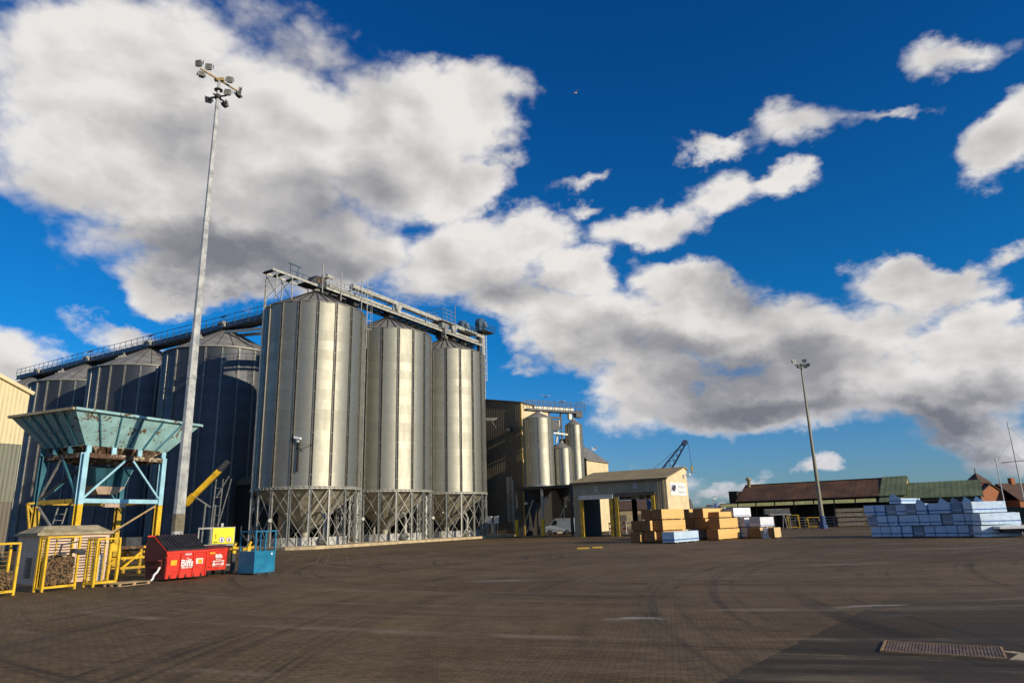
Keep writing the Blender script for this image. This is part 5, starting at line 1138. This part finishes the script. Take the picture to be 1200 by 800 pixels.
GS = T('timber_shed', 'tall green-roofed section joined between the rusty shed and the lower green shed', 'shed', S2.x+22.05*math.sin(R(az2)), S2.y+22.05*math.cos(R(az2)), 0, az2)
f = MB(); q = sect(0, 3.6, 4.28, 7.35, 7.0); f.hexa(q, [(a, b, c+.12) for a, b, c in q]); q = [(0, 7.0, 7.35), (3.6, 7.0, 7.35), (3.6, 14, 4.3), (0, 14, 4.3)]; f.hexa(q, [(a, b, c+.12) for a, b, c in q]); f.build('roof', M['green_roof'], GS)
f = MB(); f.extr([(.05, 0), (.05, 4.2), (7, 7.28), (13.9, 4.2), (13.9, 0)], 3.35, 3.5); f.build('gable_wall', M['gable_cream'], GS)
f = MB(); f.box(0, 3.3, 2.5, 13.8, 0, 4.2); f.build('walls', M['black_wall'], GS)
f = MB(); q = [(.0, -1.3, 3.45), (3.4, -1.3, 3.45), (3.4, .2, 4.2), (.0, .2, 4.2)]; f.hexa([(a, b, c-.08) for a, b, c in q], q); f.build('canopy', M['green_roof'], GS)
GS2 = T('timber_shed', 'lower long green-roofed shed with a pale gable behind the big wrapped stack', 'shed', S2.x+25.75*math.sin(R(az2)), S2.y+25.75*math.cos(R(az2)), 0, az2)
f = MB(); q = sect(-.1, 9.5, 3.75, 6.15, 5.5); f.hexa(q, [(a, b, c+.12) for a, b, c in q]); q = [(-.1, 5.5, 6.15), (9.5, 5.5, 6.15), (9.5, 11, 3.75), (-.1, 11, 3.75)]; f.hexa(q, [(a, b, c+.12) for a, b, c in q]); f.build('roof', M['green_roof'], GS2)
f = MB(); f.extr([(.15, 0), (.15, 3.65), (5.5, 6.1), (10.85, 3.65), (10.85, 0)], 9.15, 9.3); f.build('gable_wall', M['gable_cream'], GS2)
f = MB(); f.box(0, 9.1, .6, 10.8, 0, 3.65); f.build('walls', M['black_wall'], GS2)
f = MB(); f.box(.3, 9.0, .1, .4, 3.3, 3.55); f.bar((8.8, .2, 0), (8.8, .2, 3.3), .3); f.build('eaves_beam', M['trim'], GS2)

# things in front of the sheds
t = T('frame_stack', 'stack of galvanised frames on trestle legs in front of the rust-roofed shed', 'frame stack', 36.9, 105, 0, 100)
for k in range(5):
    f = MB(); z = 2.15+k*.16; f.box(0, 3.5, 0, .06, z, z+.08); f.box(0, 3.5, 1.2, 1.26, z, z+.08)
    for j in range(8): f.bar((.1+j*.47, 0, z+.04), (.1+j*.47, 1.2, z+.04), .05)
    f.build('frame', M['galv'], t)
f = MB(); f.box(.6, 3.6, -.1, 1.3, 2.0, 2.10); f.build('shelf', M['white_dirty'], t)
for (a, b) in (((1.1, 0, 0), (1.1, 0, 2.0)), ((2.3, 0, 0), (2.5, 0, 2.0)), ((2.9, 0, 0), (2.6, 0, 2.0)), ((3.4, 0, 0), (3.4, 0, 2.0)), ((1.1, 1.2, 0), (1.1, 1.2, 2.0)), ((3.4, 1.2, 0), (3.4, 1.2, 2.0))):
    f = MB(); f.bar(a, b, .09); f.build('leg', M['galv'], t)
for (x, w_, h_, lb) in ((40.0, 1.5, 1.9, 'yellow-brown steel cage pallet beside the stack of frames'), (42.6+.3, 1.7, 1.5, 'dull yellow steel cage pallet just left of the mast foot')):
    t = T('cage_pallet', lb, 'cage pallet', x, 104.5, 0, 104, 'yellow cage pallets in front of the shed')
    f = MB()
    for a in (0, w_):
        for b in (0, 1.0): f.bar((a, b, 0), (a, b, h_), .1)
    for z in (.2, h_): f.bar((0, 0, z), (w_, 0, z), .1); f.bar((0, 1, z), (w_, 1, z), .1); f.bar((0, 0, z), (0, 1, z), .1); f.bar((w_, 0, z), (w_, 1, z), .1)
    f.build('frame', M['yellow_worn'], t)
    f = MB(); f.box(.1, w_-.1, .1, .9, .25, h_*.6); f.build('contents', M['logs_dark'], t)
t = T('guard_fence', 'low grey guard fence in the shade before the rust-roofed shed', 'fence', 41.0, 108, 0, 110)
f = MB(); rail(f, (0, 0, 0), (8, 0, 0), 1.5, 6, .04, mids=3); f.build('rails', M['galv'], t)
t = T('plank_stack', 'wide stack of weathered grey-brown planks right of the mast foot', 'plank stack', 47.4, 104.8, 0, 106)
for k in range(4):
    f = MB(); z = .05+k*.66; f.box(.1*(k % 2)-.05*k, 4.6, 0, 1.4, z+.08, z+.6); f.build('plank_layer', M['grey_wood'], t)
    for xx in (.3, 4.1): f = MB(); f.box(xx, xx+.1, 0, 1.4, z, z+.079); f.build('bearer', M['grey_wood'], t)
t = T('far_warehouse', 'low brown far building seen through the right doorway of the loading shed', 'building', 20, 150, 0, 95)
f = MB(); f.box(0, 15, 0, 8, 0, 3.9); f.build('walls', M['gable_cream'], t)
f = MB(); f.hexa([(-.4, -.4, 3.9), (15.4, -.4, 3.9), (15.4, 8.4, 3.9), (-.4, 8.4, 3.9)], [(-.4, 3.8, 6.0), (15.4, 3.8, 6.0), (15.4, 4.2, 6.0), (-.4, 4.2, 6.0)]); f.build('roof', M['brick_roof'], t)
for k in range(4): f = MB(); f.box(1.5+k*3.4, 3.2+k*3.4, -.05, -.004, .1, 2.9); f.build('door', M['trim'], t)
# little far buildings and lamp between shed and sheds
t = T('far_shed', 'far dark hip-roofed shed just right of the loading shed', 'shed', 36.2, 150, 0, 95)
f = MB(); f.hexa([(-3, 0, 0), (2.2, 0, 0), (2.2, 4, 0), (-3, 4, 0)], [(-3, 0, 5.8), (1.0, 0, 5.8), (1.0, 4, 5.8), (-3, 4, 5.8)]); f.build('roof_and_walls', M['grey_roof'], t)
for (x, y, w_, h_, m_, lb) in ((41, 170, 7, 4.4, 'grey_roof', 'far low grey rooftop beyond the white packs'), (48, 175, 5.5, 4.9, 'trim', 'far low dark rooftop beyond the white packs')):
    t = T('far_building', lb, 'building', x, y, 0, 95, 'far rooftops beyond the timber packs')
    f = MB(); f.box(0, w_, 0, 6, 0, h_-1.4); f.build('walls', M['white_dirty'], t)
    f = MB(); f.extr([(-.3, h_-1.4), (3, h_), (6.3, h_-1.4)], -.3, w_+.3); f.build('roof', M[m_], t)
t = T('storage_tank', 'far pale domed tank top beyond the white packs', 'tank', 46.2, 160, 0, 90)
f = MB(); f.lathe([(2.2, 0), (2.2, 3.9), (1.9, 4.5), (1.2, 5.0), (0, 5.2)], 20); f.build('shell', M['van'], t)
t = T('street_lamp', 'small far street lamp beyond the timber packs', 'lamp', 41.9, 150, 0, 90)
f = MB(); f.bar((0, 0, 0), (0, 0, 5.6), .14); f.build('pole', M['galv'], t)
f = MB(); f.box(-.05, .9, -.15, .15, 5.6, 5.8); f.build('lamp_head', M['white'], t)

# brick buildings and boat masts at the right edge
BB = T('brick_building', 'orange brick building with a dark pointed cupola behind the green shed', 'brick building', 90.0, 137, 0, 72)
f = MB(); f.box(0, 7, 0, 8, 0, 4.6); f.add([(0, 0, 4.6), (7, 0, 4.6), (3.5, 0, 6.6)], [(0, 1, 2)]); f.build('walls', M['brick'], BB)
f = MB(); f.hexa([(-.3, -.3, 4.5), (3.5, -.3, 6.65), (3.5, 8.3, 6.65), (-.3, 8.3, 4.5)], [(-.3, -.3, 4.65), (3.5, -.3, 6.8), (3.5, 8.3, 6.8), (-.3, 8.3, 4.65)]); f.hexa([(3.5, -.3, 6.65), (7.3, -.3, 4.5), (7.3, 8.3, 4.5), (3.5, 8.3, 6.65)], [(3.5, -.3, 6.8), (7.3, -.3, 4.65), (7.3, 8.3, 4.65), (3.5, 8.3, 6.8)]); f.build('roof', M['brick_roof'], BB)
f = MB(); f.box(2.2, 5.0, 1.2, 4.0, 4.7, 6.9); f.build('cupola_walls', M['brick'], BB)
f = MB(); f.hexa([(1.8, .8, 6.9), (5.4, .8, 6.9), (5.4, 4.4, 6.9), (1.8, 4.4, 6.9)], [(3.55, 2.55, 9.0), (3.65, 2.55, 9.0), (3.65, 2.65, 9.0), (3.55, 2.65, 9.0)]); f.bar((3.6, 2.6, 9.0), (3.6, 2.6, 9.9), .12); f.build('cupola_roof', M['brick_roof'], BB)
for x in (.8, 2.9, 5.0): f = MB(); f.box(x, x+1.2, -.06, -.01, 1.2, 3.2); f.build('window', M['glass'], BB)
BC = T('brick_building', 'longer brick building with a brown tiled roof at the right picture edge, beside the masts', 'brick building', 97.0, 136, 0, 78)
f = MB(); f.box(0, 14, 0, 8, 0, 3.4); f.build('walls', M['brick'], BC)
f = MB(); f.hexa([(-.4, -.4, 3.3), (14.4, -.4, 3.3), (14.4, 4, 6.6), (-.4, 4, 6.6)], [(-.4, -.4, 3.45), (14.4, -.4, 3.45), (14.4, 4, 6.75), (-.4, 4, 6.75)]); f.hexa([(-.4, 4, 6.6), (14.4, 4, 6.6), (14.4, 8.4, 3.3), (-.4, 8.4, 3.3)], [(-.4, 4, 6.75), (14.4, 4, 6.75), (14.4, 8.4, 3.45), (-.4, 8.4, 3.45)]); f.build('roof', M['brick_roof'], BC)
for x in (3.0, 9.5): f = MB(); f.box(x, x+.9, 3.6, 4.4, 6.5, 7.8); f.build('chimney', M['brick'], BC)
for x in (1.2, 4.6, 8.0, 11.4): f = MB(); f.box(x, x+1.3, -.06, -.01, 1.0, 2.6); f.build('window', M['glass'], BC)
BT = T('sailing_ship', 'dark green hull with two pale masts and a crossed yard at the right edge', 'ship', 66.0, 97.0, 0, 112)
f = MB()
hull = []
for i in range(13):
    s_ = i/12; x = -3+s_*24; wd = 2.6*math.sin(math.pi*min(1, max(0, (s_*.92+.06))))**.5
    hull.append((x, wd, 1.9+.5*abs(2*s_-1)**2))
v = []; 
for x, wd, zt_ in hull: v += [(x, -wd, zt_), (x, -wd*.8, .1), (x, wd*.8, .1), (x, wd, zt_)]
fs = []
for i in range(12): a = i*4; fs += [(a, a+1, a+5, a+4), (a+1, a+2, a+6, a+5), (a+2, a+3, a+7, a+6), (a+3, a, a+4, a+7)]
f.add(v, fs+[(0, 3, 2, 1), (48, 49, 50, 51)]); f.build('hull', M['teal'], BT)
def lean(x, z1, r):
    f = MB(); f.tube([(x, 0, 1.5), (x, 0, z1)], r, 8, r2=r*.55); return f
f = lean(3.2, 13.7, .10); f.build('mast', M['white_dirty'], BT)
f = lean(.9, 8.4, .09); f.build('mast', M['white_dirty'], BT)
f = MB(); f.bar((1.5, 0, 8.1), (5.0, 0, 8.3), .09); f.build('yard', M['galv_dark'], BT)
f = MB(); f.bar((3.2, 0, 13.2), (10, 0, 2.2), .02); f.bar((3.2, 0, 9.5), (7.6, 0, 2.2), .02); f.bar((.9, 0, 8.2), (3.1, 0, 11.0), .02); f.build('rigging', M['galv_dark'], BT)
f = MB(); f.tube([(.9, 0, 8.4), (.9, 0, 8.6)], .14, 8); f.tube([(3.2, 0, 12.9), (3.2, 0, 13.1)], .12, 8); f.build('mast_light', M['white'], BT)

# gulls
def gull(x, y, z, az, lb, flap=.25):
    t = T('seagull', lb, 'seagull', x, y, z, az, 'gulls in the air')
    f = MB(); pts = [(-.22, 0, 0), (-.12, 0, .01), (.05, 0, .02), (.17, 0, .03), (.24, 0, .03)]; rr = [.015, .05, .065, .045, .01]
    v = []; n = 8
    for (p, r_) in zip(pts, rr): v += [(p[0], r_*math.cos(2*math.pi*k/n), p[2]+r_*math.sin(2*math.pi*k/n)) for k in range(n)]
    fs = [(i*n+k, i*n+(k+1) % n, (i+1)*n+(k+1) % n, (i+1)*n+k) for i in range(4) for k in range(n)]
    f.add(v, fs, 0, True)
    for s_ in (-1, 1):
        f.hexa([(-.06, s_*.04, .03), (.09, s_*.04, .03), (.10, s_*.33, .03+flap*.5), (-.02, s_*.33, .03+flap*.5)], [(-.06, s_*.04, .045), (.09, s_*.04, .045), (.10, s_*.33, .04+flap*.5), (-.02, s_*.33, .04+flap*.5)])
        f.hexa([(-.02, s_*.33, .03+flap*.5), (.10, s_*.33, .03+flap*.5), (-.02, s_*.66, .02+flap*.35), (-.06, s_*.66, .02+flap*.35)], [(-.02, s_*.33, .04+flap*.5), (.10, s_*.33, .04+flap*.5), (-.02, s_*.66, .025+flap*.35), (-.06, s_*.66, .025+flap*.35)])
    f.hexa([(-.34, -.05, -.005), (-.2, -.02, 0), (-.2, .02, 0), (-.34, .05, -.005)], [(-.34, -.05, .005), (-.2, -.02, .012), (-.2, .02, .012), (-.34, .05, .005)])
    f.build('body', M['gull'], t)
gull(2.89, 60, 12.76, 150, 'gull gliding just above the small silo walkway, upper left of the pair')
gull(4.31, 60, 12.25, 140, 'gull gliding just above the small silo walkway, lower right of the pair')
gull(6.85, 60, 7.95, 60, 'gull low over the grey roof of the cream building', .5)
gull(8.9, 75, 53.9, 60, 'lone distant bird high in the blue sky', .3)
# ------------------------------------------------------------------ sky, sun, camera
C_BLOBS = [(-0.571, 0.64, 0.2401, 0.1299, 0.11, 1.0), (-0.597, 0.5, 0.205, 0.1321, -0.105, 1.0), (-0.379, 0.544, 0.236, 0.198, 0.038, 1.0), (-0.196, 0.552, 0.188, 0.1295, -0.002, 1.0), (-0.073, 0.609, 0.119, 0.0784, 0.306, 1.0), (-0.064, 0.509, 0.0726, 0.0592, -0.022, 1.0), (-0.322, 0.406, 0.2693, 0.0864, 0.096, 1.0), (-0.449, 0.449, 0.2283, 0.1285, 0.044, 1.0), (-0.061, 0.376, 0.1662, 0.0869, -0.034, 1.0), (0.037, 0.405, 0.0906, 0.0568, -0.045, 1.0), (0.118, 0.351, 0.0919, 0.0509, -0.058, 1.0), (0.014, 0.31, 0.1347, 0.0571, -0.042, 1.0), (0.216, 0.43, 0.0887, 0.041, 0.093, 0.8), (0.303, 0.463, 0.054, 0.0523, -0.104, 0.8), (0.375, 0.46, 0.0796, 0.032, 0.023, 0.8), (0.285, 0.538, 0.0691, 0.0184, -0.024, 0.55), (0.413, 0.556, 0.0903, 0.0419, 0.317, 0.6), (0.535, 0.565, 0.0614, 0.0176, -0.037, 0.55), (0.632, 0.615, 0.0688, 0.0251, -0.139, 0.45), (0.663, 0.481, 0.0642, 0.0488, 0.22, 0.9), (0.696, 0.508, 0.0512, 0.0496, -0.227, 0.9), (0.672, 0.319, 0.0383, 0.0215, 0.06, 0.6), (0.576, 0.298, 0.0981, 0.0459, -0.297, 1.0), (0.539, 0.32, 0.0571, 0.0386, -0.129, 1.0), (0.273, 0.325, 0.095, 0.0514, -0.352, 1.0), (0.311, 0.263, 0.2086, 0.0766, -0.086, 1.0), (0.435, 0.235, 0.2119, 0.0693, -0.099, 1.0), (0.589, 0.203, 0.149, 0.0663, -0.108, 1.0), (0.652, 0.177, 0.0871, 0.0622, -0.105, 1.0), (0.451, 0.167, 0.2263, 0.0604, -0.083, 1.0), (0.304, 0.168, 0.1831, 0.0567, -0.065, 1.0), (0.166, 0.184, 0.0727, 0.0625, -0.581, 0.8), (0.58, 0.126, 0.1218, 0.0366, -0.247, 0.8), (0.127, 0.274, 0.1169, 0.0718, -0.055, 1.0), (0.11, 0.5, 0.0568, 0.0158, 0.283, 0.5), (0.109, 0.456, 0.0447, 0.0141, -0.058, 0.45), (-0.579, 0.272, 0.0642, 0.0248, -0.198, 0.7), (-0.658, 0.22, 0.059, 0.0483, 0.04, 0.7), (-0.622, 0.24, 0.0364, 0.0144, 0.043, 0.4), (0.028, 0.261, 0.0438, 0.0366, -0.036, 0.5), (0.037, 0.218, 0.0347, 0.019, -0.035, 0.4), (0.287, 0.047, 0.0594, 0.0177, -0.038, 0.5), (0.333, 0.048, 0.0471, 0.0176, -0.04, 0.5), (0.432, 0.049, 0.0263, 0.0129, -0.043, 0.5), (0.231, 0.068, 0.0439, 0.021, -0.039, 0.5), (0.313, 0.015, 0.0771, 0.0162, -0.033, 0.4), (-0.449, 0.345, 0.1506, 0.0365, 0.034, 1.0), (0.36, 0.143, 0.1907, 0.0363, -0.141, 0.9), (0.2, 0.226, 0.0967, 0.0503, -0.058, 1.0), (0.631, 0.238, 0.0552, 0.046, -0.122, 1.0), (0.361, 0.161, 0.2209, 0.056, -0.109, 1.0), (0.223, 0.2, 0.1302, 0.0625, -0.059, 0.9), (0.583, 0.149, 0.1225, 0.046, -0.214, 1.0), (0.547, 0.29, 0.1082, 0.0519, -0.207, 1.0)]
G_BLOBS = [(-0.381, 0.385, 0.2317, 0.0555, 0.02, 1.2), (-0.273, 0.464, 0.1761, 0.0743, 0.012, 0.6), (-0.481, 0.536, 0.1141, 0.0704, 0.08, 0.55), (0.015, 0.323, 0.1525, 0.0511, -0.044, 0.6), (0.342, 0.205, 0.226, 0.0517, -0.08, 1.0), (0.25, 0.248, 0.1411, 0.0439, -0.071, 0.8), (0.549, 0.114, 0.1388, 0.0299, -0.073, 1.0), (0.621, 0.148, 0.0977, 0.0283, -0.091, 0.6), (0.326, 0.318, 0.0699, 0.0373, -0.089, 0.4), (0.126, 0.255, 0.0747, 0.0508, -0.051, 0.4), (0.361, 0.155, 0.2011, 0.0413, -0.126, 1.2), (0.57, 0.124, 0.1185, 0.0275, -0.244, 1.1)]
SUN_AZ, SUN_EL = 124.0, 18.5
W = bpy.data.worlds.new('World'); sc.world = W; W.use_nodes = True
N = NT(W.node_tree); bg = N.n['Background']; bg.inputs[1].default_value = .1
d = N.new('ShaderNodeTexCoord').outputs['Generated']
sky = N.new('ShaderNodeTexSky', sky_type='NISHITA'); sky.sun_disc = False
sky.sun_elevation = R(SUN_EL); sky.sun_rotation = R(SUN_AZ); sky.altitude = 0; sky.air_density = 1.0; sky.dust_density = .4; sky.ozone_density = 2.5
sep = N.new('ShaderNodeSeparateXYZ', inp={0: d})
tint = N.mix(N.ramp(sep.outputs[2], .22, .68), N.mix(N.ramp(sep.outputs[2], .0, .26), (.42, .66, 1.04), (.05, .66, 1.20)), (.03, .50, 1.08))
skyc = N.mix(1.0, sky.outputs[0], tint, 'MULTIPLY')
den = N.math('ADD', N.math('MAXIMUM', sep.outputs[1], -.9), 1.0)
P2 = N.new('ShaderNodeCombineXYZ', inp={0: N.math('DIVIDE', N.math('MULTIPLY', sep.outputs[0], 2.0), den), 1: N.math('DIVIDE', N.math('MULTIPLY', sep.outputs[2], 2.0), den)}).outputs[0]
nc = N.map(d, (1, 1, 1.5))
w1 = N.noise(nc, 4.5, 9, .62, 0, 1)
warp = N.new('ShaderNodeVectorMath', operation='MULTIPLY_ADD', inp={0: w1, 1: (.24, .20, 0), 2: P2}).outputs[0]
warp = N.new('ShaderNodeVectorMath', operation='SUBTRACT', inp={0: warp, 1: (.12, .10, 0)}).outputs[0]
def field(blobs, smooth=.25):
    acc = None
    for (x, y, rx, ry, rot, wt) in blobs:
        q = N.new('ShaderNodeMapping', vector_type='TEXTURE', inp={0: warp, 1: (x, y, 0), 2: (0, 0, rot), 3: (rx, ry, 1)}).outputs[0]
        ln = N.new('ShaderNodeVectorMath', operation='LENGTH', inp={0: q}).outputs['Value']
        v = N.math('MULTIPLY_ADD', ln, -wt, wt)
        acc = v if acc is None else N.math('SMOOTH_MAX', acc, v, smooth)
    return acc
Dc = field(C_BLOBS, .18); Gs = N.math('MAXIMUM', field(G_BLOBS, .25), 0.0)
def billow(v, sc0):
    """rounded cauliflower heads: summed |noise| octaves"""
    acc = None
    for k, (m, w_) in enumerate(((1, .56), (2.1, .30), (4.3, .16), (8.9, .09))):
        b_ = N.math('ABSOLUTE', N.math('SUBTRACT', N.noise(v, sc0*m, 1, .5), .5))
        b_ = N.math('MULTIPLY', b_, 3.2*w_)
        acc = b_ if acc is None else N.math('ADD', acc, b_)
    return acc
f1 = N.noise(nc, 6.0, 12, .60, .1)
f2 = N.noise(nc, 17.0, 8, .6, .1)
off = N.new('ShaderNodeVectorMath', operation='ADD', inp={0: nc, 1: (.016, -.006, .030)}).outputs[0]
b0 = billow(nc, 5.0); b1 = billow(off, 5.0)
s1 = N.noise(nc, 3.6, 2.5, .45, .2); s1b = N.noise(off, 3.6, 2.5, .45, .2)
Dall = Dc
dens = N.math('ADD', Dall, N.math('MULTIPLY', N.math('SUBTRACT', f1, .5), .85))
dens = N.math('ADD', dens, N.math('MULTIPLY', N.math('SUBTRACT', b0, .36), .75))
dens = N.math('ADD', dens, N.math('MULTIPLY', N.math('SUBTRACT', f2, .5), .25))
# thin general cloud behind the camera and overhead, so reflections see a broken sky too
back = N.math('MULTIPLY', N.ramp(sep.outputs[1], .25, -.25), N.ramp(N.noise(nc, 2.4, 9, .55), .48, .62))
mask = N.math('MAXIMUM', N.ramp(dens, -.08, .40), N.math('MULTIPLY', back, .35))
lit = N.math('MULTIPLY_ADD', N.math('SUBTRACT', s1, s1b), 2.6, .84)
lit = N.math('MULTIPLY_ADD', N.math('SUBTRACT', b0, b1), .50, lit)
edge = N.ramp(dens, .0, .9, .14, -.05)
sh = N.math('SUBTRACT', N.math('ADD', lit, edge), N.math('MULTIPLY', Gs, .88))
sh = N.math('ADD', sh, N.math('MULTIPLY', N.math('SUBTRACT', f2, .5), .06))
cr = N.new('ShaderNodeValToRGB', inp={0: sh}); e = cr.color_ramp.elements
e[0].position = 0.0; e[0].color = (2.0, 2.1, 2.4, 1); e[1].position = 1.0; e[1].color = (8.2, 7.95, 7.7, 1)
e2 = e.new(.35); e2.color = (3.2, 3.2, 3.45, 1); e3 = e.new(.68); e3.color = (5.5, 5.35, 5.3, 1)
low = N.ramp(sep.outputs[2], .02, .22)
cloudc = N.mix(low, N.mix(1.0, cr.outputs[0], (.82, .84, .92), 'MULTIPLY'), cr.outputs[0])
mask = N.math('MULTIPLY', mask, N.ramp(sep.outputs[2], -.01, .03))
N.l.new(N.mix(mask, skyc, cloudc), bg.inputs[0])

sl = bpy.data.lights.new('sun', 'SUN'); sl.energy = 4.6; sl.angle = R(.55); sl.color = (1.0, .86, .66)
so = bpy.data.objects.new('sun', sl); COL.objects.link(so)
dv = Vector((math.sin(R(SUN_AZ))*math.cos(R(SUN_EL)), math.cos(R(SUN_AZ))*math.cos(R(SUN_EL)), math.sin(R(SUN_EL))))
so.rotation_euler = dv.to_track_quat('Z', 'Y').to_euler(); so.location = (60, -40, 60)

cam = bpy.data.cameras.new('camera'); co = bpy.data.objects.new('camera', cam); COL.objects.link(co); sc.camera = co
cam.sensor_width = 36; cam.lens = 24; cam.clip_end = 6000; cam.clip_start = .1
th, ro = R(14.8), R(1.7)
F = Vector((0, math.cos(th), math.sin(th))); U0 = Vector((0, -math.sin(th), math.cos(th))); R0 = Vector((1, 0, 0))
Rt = R0*math.cos(ro)-U0*math.sin(ro); Up = R0*math.sin(ro)+U0*math.cos(ro)
m4 = Matrix((Rt, Up, -F)).transposed().to_4x4(); m4.translation = (0, 0, 2.1); co.matrix_world = m4
sc.view_settings.view_transform = 'Standard'; sc.view_settings.look = 'None'; sc.view_settings.gamma = 1
sc.view_settings.exposure = 0.0
sc.render.resolution_x, sc.render.resolution_y = 1024, 682
